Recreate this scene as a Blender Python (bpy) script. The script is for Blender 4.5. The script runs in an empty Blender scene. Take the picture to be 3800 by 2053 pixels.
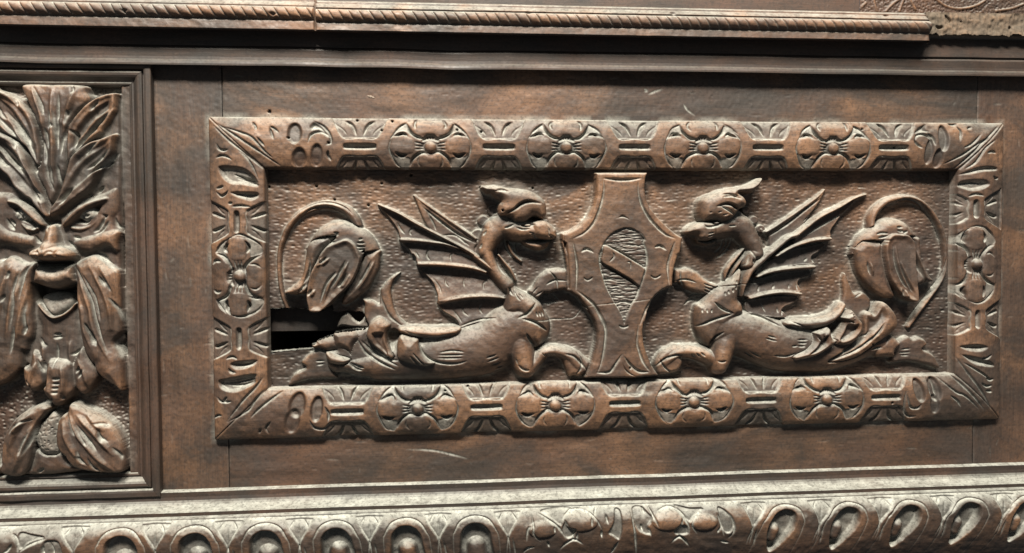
import bpy, math
import numpy as np
from mathutils import Matrix, Vector
rng = np.random.default_rng(7)
sc = bpy.context.scene
S = 0.00035                      # metres per working unit (about one pixel of the photograph)

# ------------------------------------------------------------------ camera
FPX, CX, CY = 2911.0, 1900.0, 1026.5
ROT = np.array([[0.99612924, 0.00641047, -0.08766661],
                [-0.0093668, 0.99939975, -0.03335271],
                [0.08740019, 0.03404477, 0.99559136]])
CAM = np.array([-674.292, -98.516, -2905.27])
cam_d = bpy.data.cameras.new("camera")
cam = bpy.data.objects.new("camera", cam_d)
sc.collection.objects.link(cam)
cam_d.sensor_width = 36.0
cam_d.lens = 36.0 * FPX / 3800.0
cam_d.clip_start, cam_d.clip_end = 0.02, 60.0
def w3(v): return Vector((v[0] * S, v[2] * S, -v[1] * S))
rx, ry, rz = (w3(ROT[0]).normalized(), w3(ROT[1]).normalized(), w3(ROT[2]).normalized())
m = Matrix.Identity(4)
for i in range(3):
    m[i][0], m[i][1], m[i][2] = rx[i], -ry[i], -rz[i]
m.translation = w3(CAM)
cam.matrix_world = m
sc.camera = cam

# ------------------------------------------------------------------ light and exposure
wd = bpy.data.worlds.new("World"); sc.world = wd; wd.use_nodes = True
bg = wd.node_tree.nodes["Background"]
bg.inputs[0].default_value = (0.80, 0.86, 0.90, 1); bg.inputs[1].default_value = 0.12
def area(name, loc, target, sx, sy, power, col):
    l = bpy.data.lights.new(name, 'AREA'); l.shape = 'RECTANGLE'; l.size = sx; l.size_y = sy
    l.energy = power; l.color = col
    o = bpy.data.objects.new(name, l); sc.collection.objects.link(o)
    o.location = loc
    o.rotation_euler = (Vector(target) - Vector(loc)).to_track_quat('-Z', 'Y').to_euler()
area("lamp", (-0.55, -1.45, 1.90), (-0.08, 0, 0), 0.75, 0.30, 118, (1.0, 0.955, 0.85))
area("lamp", (0.40, -1.15, 1.95), (0.0, 0, 0), 0.75, 0.30, 36, (1.0, 0.945, 0.83))
vs = sc.view_settings
vs.view_transform = 'Standard'; vs.look = 'None'; vs.exposure = 0.56; vs.gamma = 1.0

# ------------------------------------------------------------------ photo tracing helpers
WN = {'f1': (0, 300), 'f2': (0, 600), 'f3': (0, 900), 'f4': (0, 1200), 'f5': (0, 1500),
      'd1': (960, 620), 'd2': (1360, 640), 'd3': (1700, 640), 'd4': (960, 920), 'd5': (960, 1120),
      'd6': (1360, 920), 'd7': (1360, 1120), 'd8': (1800, 1120),
      'r1': (2050, 620), 'r2': (2050, 900), 'r3': (2350, 1120), 'r4': (2500, 640), 'r5': (2600, 900),
      'r6': (2950, 660), 'r7': (2950, 900), 'r8': (2950, 1120),
      'm1': (760, 400), 'm2': (1300, 420), 'm3': (3200, 420), 'm4': (700, 700), 'm5': (700, 1100),
      'm6': (740, 1360), 'm7': (1300, 1380), 'm8': (3200, 1300)}
SCL = {'p1': (1800, 920, 6.44), 'p2': (2440, 920, 6.44), 'n': (0, 0, 1.0)}
for k_, (a_, b_) in WN.items(): SCL[k_] = (a_, b_, 2576 / 600.0)
for k_, a_ in zip(('g1', 'g2', 'g3', 'g4', 'g5', 'g6'), (0, 600, 1254, 1900, 2500, 3146)):
    SCL[k_] = (a_, 1700, 2576 / 654.0)
def px(txt):
    """'d1 10,20 30,40 d2 5,6' -> native pixel points; a third number rides along"""
    out, w = [], 'n'
    for tok in txt.split():
        if ',' not in tok: w = tok; continue
        v = [float(t) for t in tok.split(',')]
        x0, y0, k = SCL[w]
        out.append([x0 + v[0] / k, y0 + v[1] / k] + v[2:])
    return out
def U(x, y, d=0.0):
    r = np.array([(x - CX) / FPX, (y - CY) / FPX, 1.0]) @ ROT
    t = (-d - CAM[2]) / r[2]
    return CAM[0] + t * r[0], CAM[1] + t * r[1]
def P(txt, d=12.0):
    return np.array([list(U(p[0], p[1], d)) + p[2:] for p in px(txt)], float)
def spline(p, closed=False, n=5):
    p = np.asarray(p, float); N = len(p)
    if N < 3: 
        t = np.linspace(0, 1, 8)[:, None]; return p[0] * (1 - t) + p[-1] * t
    out = []
    for i in range(N if closed else N - 1):
        if closed: a, b, c, e = p[(i - 1) % N], p[i], p[(i + 1) % N], p[(i + 2) % N]
        else: a, b, c, e = p[max(i - 1, 0)], p[i], p[i + 1], p[min(i + 2, N - 1)]
        for j in range(n):
            t = j / n
            out.append(0.5 * (2 * b + (c - a) * t + (2 * a - 5 * b + 4 * c - e) * t * t + (3 * b - a - 3 * c + e) * t ** 3))
    if not closed: out.append(p[-1])
    return np.array(out)

# ------------------------------------------------------------------ materials
def mk_wood(name, axis, dark=1.0, red=1.0, gloss=0.58, dustup=0.62, rough_board=False):
    mt = bpy.data.materials.new(name); mt.use_nodes = True
    nt = mt.node_tree; N = nt.nodes; L = nt.links
    b = N["Principled BSDF"]
    tc = N.new("ShaderNodeTexCoord")
    def noise(scale, sxyz, detail=4.0, rough=0.55, dist=0.0):
        mp = N.new("ShaderNodeMapping"); mp.inputs['Scale'].default_value = sxyz
        L.new(tc.outputs['Object'], mp.inputs['Vector'])
        n = N.new("ShaderNodeTexNoise"); n.inputs['Scale'].default_value = scale
        n.inputs['Detail'].default_value = detail; n.inputs['Roughness'].default_value = rough
        n.inputs['Distortion'].default_value = dist
        L.new(mp.outputs[0], n.inputs['Vector']); return n.outputs['Fac']
    def ramp(f, p0, p1, c0=(0, 0, 0, 1), c1=(1, 1, 1, 1)):
        r = N.new("ShaderNodeValToRGB"); r.color_ramp.elements[0].position = p0; r.color_ramp.elements[1].position = p1
        r.color_ramp.elements[0].color = c0; r.color_ramp.elements[1].color = c1
        L.new(f, r.inputs[0]); return r.outputs[0]
    def mix(f, a, c):
        mx = N.new("ShaderNodeMix"); mx.data_type = 'RGBA'
        if isinstance(f, float): mx.inputs[0].default_value = f
        else: L.new(f, mx.inputs[0])
        for s, v in ((6, a), (7, c)):
            if isinstance(v, tuple): mx.inputs[s].default_value = v
            else: L.new(v, mx.inputs[s])
        return mx.outputs[2]
    def math_(op, a, c):
        n = N.new("ShaderNodeMath"); n.operation = op
        for s, v in ((0, a), (1, c)):
            if isinstance(v, (int, float)): n.inputs[s].default_value = v
            else: L.new(v, n.inputs[s])
        return n.outputs[0]
    along = (1.6, 24, 24) if axis == 'x' else (24, 24, 1.6)
    g1 = noise(7.0, along, 9, 0.70, 0.9)
    g2 = noise(26.0, along, 7, 0.72, 0.3)
    spk = noise(520.0, (1, 1, 1), 2, 0.5)
    big = noise(4.6, (1, 1.0, 1.6) if axis == 'x' else (1.6, 1, 1), 4, 0.6, 0.6)
    big2 = noise(7.5, (1, 1.0, 1.5), 5, 0.62, 0.8)
    fine = noise(260.0, (1, 1, 1), 3, 0.6)
    def c(r, g, bl): return (r * dark * (1 if red == 1 else red), g * dark, bl * dark, 1)
    base = mix(ramp(g1, 0.33, 0.68), c(.0150, .0110, .0086), c(.052, .0320, .0215))
    base = mix(math_('MULTIPLY', ramp(big, 0.42, 0.68), 0.58), base, c(.098, .047, .028))
    base = mix(math_('MULTIPLY', ramp(big2, 0.46, 0.68), 0.62), base, c(.026, .0245, .0225))
    base = mix(math_('MULTIPLY', ramp(g2, 0.42, 0.62), 0.30), base, c(.018, .012, .010))
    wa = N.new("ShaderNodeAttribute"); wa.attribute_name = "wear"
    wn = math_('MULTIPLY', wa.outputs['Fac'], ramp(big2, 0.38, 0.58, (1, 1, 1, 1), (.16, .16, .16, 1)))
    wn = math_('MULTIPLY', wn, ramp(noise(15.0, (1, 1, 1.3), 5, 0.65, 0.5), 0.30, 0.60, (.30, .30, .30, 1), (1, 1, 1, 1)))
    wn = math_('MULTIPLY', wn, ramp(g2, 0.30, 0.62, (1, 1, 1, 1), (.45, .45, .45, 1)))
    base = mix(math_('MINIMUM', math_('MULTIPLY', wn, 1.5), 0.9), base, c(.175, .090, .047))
    da = N.new("ShaderNodeAttribute"); da.attribute_name = "dust"
    geo = N.new("ShaderNodeNewGeometry"); sep = N.new("ShaderNodeSeparateXYZ"); L.new(geo.outputs['Normal'], sep.inputs[0])
    up = ramp(sep.outputs[2], 0.28, 0.92)
    dn = ramp(noise(60.0, (1, 1, 1), 5, 0.7), 0.30, 0.72)
    dust = math_('ADD', math_('MULTIPLY', da.outputs['Fac'], 1.05), math_('MULTIPLY', up, dustup))
    dust = math_('MULTIPLY', dust, math_('ADD', math_('MULTIPLY', dn, 0.75), 0.35))
    dust = math_('MINIMUM', dust, 0.85)
    base = mix(dust, base, (.43, .43, .38, 1))
    if rough_board: base = mix(0.5, base, (.105, .086, .058, 1))
    base = mix(math_('MULTIPLY', ramp(spk, 0.60, 0.80), 0.12), base, (.30, .26, .21, 1))
    base = mix(math_('MULTIPLY', ramp(fine, 0.56, 0.36), 0.35), base, c(.012, .009, .007))
    L.new(base, b.inputs['Base Color'])
    rg = math_('ADD', math_('MULTIPLY', fine, 0.16), gloss - 0.14)
    rg = math_('ADD', rg, math_('MULTIPLY', ramp(noise(11.0, (1, 1, 1), 5, 0.7), 0.35, 0.65), 0.24))
    rg = math_('ADD', rg, math_('MULTIPLY', dust, 0.14))
    L.new(rg, b.inputs['Roughness'])
    b.inputs['Specular IOR Level'].default_value = 0.45
    b.inputs['Coat Weight'].default_value = 0.0; b.inputs['Coat Roughness'].default_value = 0.30
    bp = N.new("ShaderNodeBump"); bp.inputs['Strength'].default_value = 0.55 if rough_board else 0.30
    bp.inputs['Distance'].default_value = 0.0012 if rough_board else 0.0006
    L.new(math_('ADD', g2, math_('MULTIPLY', fine, 0.7)), bp.inputs['Height'])
    L.new(bp.outputs[0], b.inputs['Normal'])
    return mt
M_X = mk_wood("walnut_grain_across", 'x')
M_Z = mk_wood("walnut_grain_upright", 'z')
M_DK = mk_wood("dark_stained_walnut", 'x', dark=0.80, dustup=0.15)
M_LID = mk_wood("light_walnut", 'x', dark=1.4, gloss=0.50, dustup=0.55)
M_RAW = mk_wood("raw_board_end", 'z', dark=2.1, gloss=0.75, dustup=0.1, rough_board=True)
M_CAV = mk_wood("unfinished_oak", 'x', dark=0.55, gloss=0.7)
M_GAD = mk_wood("dusty_walnut", 'x', dark=0.85, gloss=0.56, dustup=0.80)

# ------------------------------------------------------------------ objects
chest = bpy.data.objects.new("carved_chest", None)
sc.collection.objects.link(chest)
chest.location = (0, 0.12, -0.62)
chest["label"] = "dark carved wooden chest front with two winged dragons, a shield and a leafy grotesque mask"
chest["category"] = "chest"
bpy.context.view_layer.update()
INV = {}
def link(o, parent):
    sc.collection.objects.link(o); o.parent = parent
    o.matrix_parent_inverse = chest.matrix_world.inverted() if parent is chest else Matrix.Identity(4)
def mesh_obj(name, co, quads, mat, parent, attrs=None, smooth=True):
    me = bpy.data.meshes.new(name)
    n, q = len(co), len(quads)
    me.vertices.add(n); me.vertices.foreach_set("co", np.ascontiguousarray(co, np.float32).ravel())
    me.loops.add(q * 4); me.loops.foreach_set("vertex_index", np.ascontiguousarray(quads, np.int32).ravel())
    me.polygons.add(q); me.polygons.foreach_set("loop_start", np.arange(0, q * 4, 4, dtype=np.int32))
    me.polygons.foreach_set("use_smooth", np.full(q, smooth))
    me.update(calc_edges=True)
    for k, v in (attrs or {}).items():
        a = me.attributes.new(k, 'FLOAT', 'POINT'); a.data.foreach_set("value", np.ascontiguousarray(v, np.float32))
    me.materials.append(mat)
    o = bpy.data.objects.new(name, me); link(o, parent)
    return o

def blur(A, k):
    """two passes of a box filter of radius k cells"""
    for _ in range(2):
        for ax in (0, 1):
            pad = [(0, 0), (0, 0)]; pad[ax] = (k + 1, k)
            c = np.cumsum(np.pad(A, pad, mode='edge'), axis=ax, dtype=np.float64)
            n = A.shape[ax]
            hi = np.take(c, np.arange(2 * k + 1, 2 * k + 1 + n), axis=ax); lo = np.take(c, np.arange(0, n), axis=ax)
            A = ((hi - lo) / (2 * k + 1)).astype(np.float32)
    return A
def vnoise(shape, cell, seed):
    r = np.random.default_rng(seed); ny, nx = shape
    cy, cx = (cell, cell) if np.isscalar(cell) else cell
    g = r.standard_normal((int(ny / cy) + 3, int(nx / cx) + 3))
    yi, xi = np.arange(ny) / cy, np.arange(nx) / cx
    y0, x0 = yi.astype(int), xi.astype(int)
    ty, tx = (yi - y0)[:, None], (xi - x0)[None]
    ty, tx = ty * ty * (3 - 2 * ty), tx * tx * (3 - 2 * tx)
    a, b = g[y0][:, x0], g[y0][:, x0 + 1]; c, d = g[y0 + 1][:, x0], g[y0 + 1][:, x0 + 1]
    return ((a * (1 - tx) + b * tx) * (1 - ty) + (c * (1 - tx) + d * tx) * ty).astype(np.float32)

def facets(shape, cell, seed):
    r = np.random.default_rng(seed); ny, nx = shape; cy, cx = cell
    g = r.standard_normal((int(ny / cy) + 3, int(nx / cx) + 3)); yi, xi = np.arange(ny) / cy, np.arange(nx) / cx
    y0, x0 = yi.astype(int), xi.astype(int); ty, tx = (yi - y0)[:, None], (xi - x0)[None]
    a, b, c, d = g[y0][:, x0], g[y0][:, x0 + 1], g[y0 + 1][:, x0], g[y0 + 1][:, x0 + 1]
    lo = a + tx * (b - a) + ty * (d - b); hi = a + tx * (d - c) + ty * (c - a)
    return np.where(tx > ty, lo, hi).astype(np.float32)
class Field:
    """a carved board: proudness H over a regular grid in the plane of the chest front"""
    def __init__(s, u0, u1, v0, v1, st, h=0.0):
        s.st, s.u0, s.v0 = st, u0, v0
        s.nx, s.ny = int((u1 - u0) / st) + 1, int((v1 - v0) / st) + 1
        s.x = (u0 + st * np.arange(s.nx)).astype(np.float32); s.y = (v0 + st * np.arange(s.ny)).astype(np.float32)
        s.H = np.full((s.ny, s.nx), h, np.float32); s.L = np.zeros((s.ny, s.nx), np.int16)
        s.D = np.zeros((s.ny, s.nx), np.float32); s.keep = None; s.names = [None]
    def lab(s, name, parent=0, mat=None, label=None):
        s.names.append((name, parent, mat, label)); return len(s.names) - 1
    def win(s, a, b, c, d):
        j0, j1 = max(0, int((a - s.u0) / s.st)), min(s.nx, int((b - s.u0) / s.st) + 2)
        i0, i1 = max(0, int((c - s.v0) / s.st)), min(s.ny, int((d - s.v0) / s.st) + 2)
        return (slice(i0, max(i1, i0)), slice(j0, max(j1, j0)))
    def segd(s, p, pad, w, cb):
        """call cb(local slices, distance, t along) for every segment of polyline p inside window w"""
        for k in range(len(p) - 1):
            a, b = p[k], p[k + 1]; r = pad if np.isscalar(pad) else max(pad[k], pad[k + 1])
            ww = s.win(min(a[0], b[0]) - r, max(a[0], b[0]) + r, min(a[1], b[1]) - r, max(a[1], b[1]) + r)
            i0, i1 = max(ww[0].start, w[0].start), min(ww[0].stop, w[0].stop)
            j0, j1 = max(ww[1].start, w[1].start), min(ww[1].stop, w[1].stop)
            if i1 <= i0 or j1 <= j0: continue
            X, Y = s.x[None, j0:j1] - a[0], s.y[i0:i1, None] - a[1]
            dx, dy = b[0] - a[0], b[1] - a[1]; ll = dx * dx + dy * dy + 1e-9
            t = np.clip((X * dx + Y * dy) / ll, 0, 1)
            cb((slice(i0 - w[0].start, i1 - w[0].start), slice(j0 - w[1].start, j1 - w[1].start)),
               np.sqrt((X - t * dx) ** 2 + (Y - t * dy) ** 2), t, k)
    def poly(s, p, emax, sharp=False):
        p = np.asarray(p, float)[:, :2]
        if not sharp: p = spline(p, True)
        w = s.win(p[:, 0].min() - 2, p[:, 0].max() + 2, p[:, 1].min() - 2, p[:, 1].max() + 2)
        X, Y = s.x[w[1]], s.y[w[0]]
        ins = np.zeros((len(Y), len(X)), bool); dist = np.full(ins.shape, emax, np.float32)
        if ins.size == 0: return w, ins, dist
        q = np.vstack([p, p[:1]])
        for k in range(len(p)):
            (ax, ay), (bx, by) = q[k], q[k + 1]
            if ay == by: continue
            rows = np.nonzero((Y >= min(ay, by)) & (Y < max(ay, by)))[0]
            if len(rows) == 0: continue
            xc = ax + (Y[rows] - ay) * (bx - ax) / (by - ay)
            ins[rows] ^= X[None] > xc[:, None]
        def cb(sl, d, t, k): dist[sl] = np.minimum(dist[sl], d)
        s.segd(q, emax, w, cb)
        return w, ins, dist
    def blob(s, lab, p, h, edge, wall=0.0, base=0.0, prof='round', mode='over', gu=0.0, gv=0.0, cup=0.0, sharp=False, cupw=None):
        w, ins, dist = s.poly(p, max(edge, cupw or 0), sharp)
        if not ins.any(): return
        t = np.clip(dist / edge, 0, 1); tc = np.clip(dist / (cupw or edge), 0, 1)
        f = {'round': np.sqrt(np.clip(1 - (1 - t) ** 2, 0, 1)), 'ridge': t, 'smooth': t * t * (3 - 2 * t), 'flat': np.minimum(1, t * 3)}[prof]
        val = base + wall + (h - wall) * f - cup * tc * tc * (3 - 2 * tc)
        if gu or gv:
            c = np.asarray(p, float)[:, :2].mean(0)
            val = val + gu * (s.x[w[1]][None] - c[0]) + gv * (s.y[w[0]][:, None] - c[1])
        H, Lb = s.H[w], s.L[w]
        mk = ins if mode == 'over' else ins & (val > H)
        if mode == 'add': mk = ins; val = H + (val - base)
        H[mk] = val[mk]
        if lab: Lb[mk] = lab
        if mode == 'over': s.D[w][mk] = 0
    def carve(s, p, dep, edge, prof='smooth', dust=0.0, sharp=False, lab=0, gv=0.0):
        w, ins, dist = s.poly(p, edge, sharp)
        t = np.clip(dist / edge, 0, 1)
        f = t * t * (3 - 2 * t) if prof == 'smooth' else (np.minimum(1, 3 * t) if prof == 'flat' else t)
        v = dep * f
        if gv:
            c = np.asarray(p, float)[:, :2].mean(0); v = v * np.clip(1 - gv * (s.y[w[0]][:, None] - c[1]), 0, 2)
        s.H[w][ins] -= v[ins]
        if dust: s.D[w][ins] = np.maximum(s.D[w][ins], dust * f[ins])
        if lab: s.L[w][ins] = lab
    def groove(s, p, wd, dep, dust=0.35, taper=True, only=None):
        p = spline(np.asarray(p, float)[:, :2]); n = len(p)
        w = s.win(p[:, 0].min() - wd, p[:, 0].max() + wd, p[:, 1].min() - wd, p[:, 1].max() + wd)
        A = np.zeros(s.H[w].shape, np.float32)
        if A.size == 0: return
        def cb(sl, d, t, k):
            f = (k + t) / max(n - 1, 1)
            tp = np.clip(np.minimum(f, 1 - f) * 2.8 + 0.10, 0, 1) if taper else 1.0
            A[sl] = np.maximum(A[sl], np.clip(1 - d / (0.78 * wd * (0.45 + 0.55 * tp)), 0, 1) * tp)
        s.segd(p, wd, w, cb)
        if only is not None: A *= np.isin(s.L[w], only)
        s.H[w] -= 1.3 * dep * np.minimum(A * 1.15, 1)
        s.D[w] = np.maximum(s.D[w], dust * A)
    def tube(s, lab, p, base=0.0, k=0.5, mode='max'):
        """p rows: u, v, radius, height"""
        p = spline(np.asarray(p, float)); r = p[:, 2]; n = len(p)
        R = r.max()
        w = s.win(p[:, 0].min() - R, p[:, 0].max() + R, p[:, 1].min() - R, p[:, 1].max() + R)
        V = np.full(s.H[w].shape, -1e3, np.float32)
        def cb(sl, d, t, kk):
            rr = r[kk] + t * (r[kk + 1] - r[kk]); hh = p[kk, 3] + t * (p[kk + 1, 3] - p[kk, 3])
            q = np.clip(1 - (d / rr) ** 2, 0, 1)
            V[sl] = np.maximum(V[sl], np.where(q > 0, base + hh * q ** k, -1e3))
        s.segd(p, r, w, cb)
        mk = V > s.H[w]
        s.H[w][mk] = V[mk]; s.D[w][mk] = 0
        if lab: s.L[w][mk] = lab
    def finish(s, soft=1, wear_k=7, wear_s=5.0, rough=0.5, seed=1, dustc=0.0):
        if soft: s.H = 0.72 * s.H + 0.28 * blur(s.H, soft)
        low = blur(s.H, wear_k); c = s.H - low
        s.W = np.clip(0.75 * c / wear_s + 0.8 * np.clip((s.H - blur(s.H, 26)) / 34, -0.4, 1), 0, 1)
        s.D = np.clip(s.D + dustc * np.clip(-c / (wear_s * 1.3), 0, 1), 0, 1)
        s.H += rough * vnoise(s.H.shape, 7, seed) + 1.6 * rough * vnoise(s.H.shape, (14, 40), seed + 1) + 1.3 * rough * facets(s.H.shape, (9, 13), seed + 2) + 0.25 * rough * vnoise(s.H.shape, 2.5, seed + 3)
    def build(s, mat_default):
        H = s.H; idx = np.arange(s.nx * s.ny).reshape(s.ny, s.nx)
        c4 = np.stack([H[:-1, :-1], H[1:, :-1], H[1:, 1:], H[:-1, 1:]], -1)
        l4 = np.stack([s.L[:-1, :-1], s.L[1:, :-1], s.L[1:, 1:], s.L[:-1, 1:]], -1)
        fl = np.take_along_axis(l4, c4.argmax(-1)[..., None], -1)[..., 0]
        q4 = np.stack([idx[:-1, :-1], idx[1:, :-1], idx[1:, 1:], idx[:-1, 1:]], -1)
        ok = np.ones(fl.shape, bool)
        if s.keep is not None: ok = s.keep[:-1, :-1] & s.keep[1:, :-1] & s.keep[1:, 1:] & s.keep[:-1, 1:]
        co = np.empty((s.ny, s.nx, 3), np.float32)
        co[..., 0] = s.x[None] * S; co[..., 1] = -H * S; co[..., 2] = -s.y[:, None] * S
        co = co.reshape(-1, 3); D = s.D.ravel(); Wr = s.W.ravel()
        objs = {}
        for li in range(1, len(s.names)):
            name, par, mat, label = s.names[li]
            mk = (fl == li) & ok
            if mk.sum() < 3: continue
            q = q4[mk]; u, inv = np.unique(q, return_inverse=True)
            po = objs.get(par, par) if not isinstance(par, int) else (objs[par] if par else chest)
            o = mesh_obj(name, co[u], inv.reshape(-1, 4), mat or mat_default, po, {"dust": D[u], "wear": Wr[u]})
            if label: o["label"] = label
            objs[li] = o
        return objs

# ================================================================== dragon panel
G = -20.0
F = Field(-1326, 1313, -408, 408, 2.05, G)
ground = F.lab("dragon_panel", 0, M_X); F.L[:] = ground
# punched background: short chisel pits in jittered rows
def punch(F, lab, sx, sy, lx, ly, dep, seed, region=None):
    r = np.random.default_rng(seed)
    u1, v1 = F.x[-1], F.y[-1]
    for vv in np.arange(F.v0 + sy, v1 - sy, sy):
        off = r.uniform(0, sx)
        for uu in np.arange(F.u0 + off, u1 - lx, sx):
            a, b = uu + r.normal(0, sx * 0.26), vv + r.normal(0, sy * 0.27)
            l, h, dd = lx * r.uniform(0.7, 1.3), ly * r.uniform(0.8, 1.25), dep * r.uniform(0.3, 1.5)
            if region is not None and not region(a, b): continue
            w = F.win(a - l * 1.5, a + l * 1.5, b - h * 2, b + h * 2)
            X, Y = (F.x[w[1]][None] - a) / l, (F.y[w[0]][:, None] - b) / h
            q = np.exp(-(X * X) ** 1.5 - Y * Y) - 0.35 * np.exp(-(X * X) ** 1.5 - (Y - 1.5) ** 2)
            if lab is None: F.H[w] -= dd * q
            else:
                mk = F.L[w] == lab; F.H[w][mk] -= (dd * q)[mk]
punch(F, ground, 23, 14, 8.0, 3.8, 2.1, 3)
F.H += 2.0 * vnoise(F.H.shape, 45, 5)
lb = lambda n, p=0, mt=None, lt=None: F.lab(n, p, mt, lt)

# ---- left dragon
dr = lb("dragon", 0, None, "left dragon of the pair, facing right towards the shield")
dr_wing, dr_wing2 = lb("wing", dr), lb("wing", dr)
dr_crest, dr_head, dr_leg, dr_paw, dr_tail, dr_leaf = (lb("crest", dr), lb("head", dr), lb("leg", dr), lb("paw", dr),
                                                       lb("tail_tuft", dr), lb("tail_leaf", dr))
# tail leaves lying low on the ground
F.blob(dr_leaf, P("d4 2270,380 2150,440 2050,520 1980,610 1940,680 1930,840 1920,890 1800,830 1650,810 1690,900 1680,1020 1720,1200 1900,1280 2100,1330 2400,1350 2540,1295 2400,1230 2250,1110 2160,950 2120,780 2110,650 2150,530 2220,440", -5),
       20, 16, wall=8, base=G)
F.groove(P("d4 1930,700 1990,900 2100,1100 2300,1250", -5), 8, 5)
F.blob(dr_leaf, P("d5 470,1330 500,1250 580,1140 750,1050 680,970 740,880 850,800 980,770 1100,780 1200,900 1200,1100 1250,1210 1000,1215 700,1250 560,1310", -5),
       18, 14, wall=8, base=G)
F.groove(P("d5 910,945 1070,935", -5), 5, 5); F.groove(P("d5 930,1005 1050,985", -5), 5, 5)
# rear wing
F.blob(dr_wing2, P("d2 760,370 950,510 1250,720 1500,890 1740,1060 1790,1110 1720,1200 1720,1290 1600,1230 1300,1070 1020,910 930,800 860,640 790,460", -8),
       15, 8, wall=10, base=G)
F.groove(P("d2 900,560 1150,760 1450,980 1740,1130", -8), 8, 9); F.groove(P("d2 960,620 1060,800 1110,930", -8), 6, 7)
F.groove(P("d2 1200,1010 1400,1000 1560,1110 1640,1170", -8), 7, 6)
F.tube(dr_wing2, P("d2 760,372,4,14 950,515,6,20 1250,725,7,22 1500,895,7,24 1740,1060,6,24", -8), G)
# front wing: membranes rise towards the next rib, ribs are proud lips
def membrane(lab, txt, lo, gv, edge=7):
    F.blob(lab, P(txt, 0), lo, edge, wall=lo * 0.6, base=G, gv=gv, prof='flat', cup=3)
membrane(dr_wing, "d2 190,515 500,650 760,800 1020,940 1300,1080 1600,1240 1600,1290 1400,1180 1050,1120 800,1090 560,1080 500,930 420,800 330,690", 20, 0.10)
membrane(dr_wing, "d2 560,1090 800,1095 1050,1125 1250,1155 1450,1225 1780,1370 d6 1720,130 2000,360 1880,385 1700,325 1400,285 1100,265 830,255 780,150 740,100 d2 740,1350 680,1240", 22, 0.22)
membrane(dr_wing, "d6 850,280 1100,285 1400,300 1700,340 1900,400 2080,430 2180,540 2245,680 2180,790 2000,770 1700,755 1400,790 1160,860 1130,740 1060,560 960,450 900,400", 22, 0.24)
membrane(dr_wing, "d6 1150,880 1400,830 1700,790 2000,790 2200,800 2190,1000 2100,1110 1900,1140 1700,1190 1510,1270 1450,1180 1400,1120 1300,1060 1200,990", 20, 0.18)
F.tube(dr_wing, P("d2 185,510,4,24 500,650,6,34 760,800,7,37 1020,940,7,40 1300,1080,7,42 1600,1240,8,45 1780,1360,9,47 d6 1720,130,9,48 1900,270,10,50 2060,400,11,51 2180,530,12,52 2245,660,12,52 2255,760,8,46", 12), G, 0.6)
F.tube(dr_wing, P("d2 560,1078,10,30 800,1090,9,33 1050,1118,8,35 1250,1145,6,36 1480,1215,4,38", 8), G, 0.4)
F.tube(dr_wing, P("d6 835,262,10,34 1100,262,10,38 1400,285,10,40 1700,325,9,42 1900,390,6,42", 12), G, 0.4)
F.tube(dr_wing, P("d6 1160,868,9,34 1400,815,10,39 1700,775,10,42 2000,775,9,43 2190,800,6,42", 12), G, 0.4)
F.tube(dr_wing, P("d6 1510,1262,6,26 1700,1190,6,30 1900,1140,6,32 2090,1105,5,32", 5), G, 0.4)
for t_ in ("d2 480,790 540,900 610,980", "d2 745,860 690,950 720,1000", "d2 1000,1220 960,1300 990,1390", "d6 970,60 960,130 1020,200", "d6 1380,70 1340,130 1350,215",
           "d6 770,50 840,160", "d6 1270,480 1260,560 1310,620", "d6 1560,480 1550,560 1560,610", "d6 1910,520 1860,580 1870,660", "d6 1060,480 1160,620 1190,720",
           "d6 1540,950 1540,1020 1620,1080", "d6 1840,900 1800,970 1850,1050", "d6 1370,980 1470,1110 1510,1180", "d2 740,860 950,930 1250,1100", "d6 1400,80 1600,130 1700,170"):
    F.groove(P(t_, 2), 5, 4)
# body, tail and legs
F.blob(dr, P("d5 840,680 910,655 925,615 1060,560 1200,530 1215,490 1350,460 1520,450 1740,430 1800,650 2100,900 2200,1150 1900,1140 1400,1120 1220,1130 1110,1050 1090,900 1080,800 1240,760 1080,780 960,740 870,740", 10),
       38, 34, wall=14, base=G)
F.tube(dr, P("d5 1330,1010,26,40 1600,1010,42,48 1900,1000,55,52 d7 200,990,64,54 500,960,72,56 1000,890,88,58 1500,815,97,62 1950,705,104,64 d8 450,420,98,64 680,400,88,62", 15), G, 0.5)
F.blob(dr, P("d6 2000,330 2120,470 2220,610 2190,780 2170,980 2230,1060 2400,1110 d8 520,250 600,600 820,700 900,680 960,560 990,440 985,300 930,100 850,-20 d6 2560,720 2400,640 2250,510 2120,370 2060,260", 18),
       58, 44, wall=10, base=G, mode='max')
F.tube(dr_leg, P("d8 520,640,62,60 600,860,52,66 640,1050,42,68 690,1090,30,60", 22), G, 0.55)
F.tube(dr_leg, P("d8 720,1060,30,50 830,920,30,48 960,800,26,46 1150,790,25,44 1330,860,27,42 1450,1000,28,38 1500,1120,22,32", 14), G, 0.6)
F.blob(dr_leg, P("d8 1250,700 1450,770 1600,880 1680,960 1640,1080 1560,1160 1400,1180 1330,1180 1250,1000 1200,850", 5), 34, 20, wall=8, base=G, mode='max')
F.groove(P("d8 1250,815 1400,860 1510,960 1610,1090", 5), 8, 9); F.groove(P("d8 1450,770 1520,920 1510,1060 1410,1170", 5), 6, 7)
for q_ in range(5): F.groove(P("d8 %d,%d %d,%d" % (890 + 45 * q_, 800 + 5 * q_, 950 + 45 * q_, 865), 5), 4, 5)
F.groove(P("d8 520,1000 600,1060 690,1075", 30), 8, 9); F.groove(P("d8 480,890 520,1000", 30), 5, 4)
F.groove(P("d8 650,500 710,610 790,700", 30), 9, 10)
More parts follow.
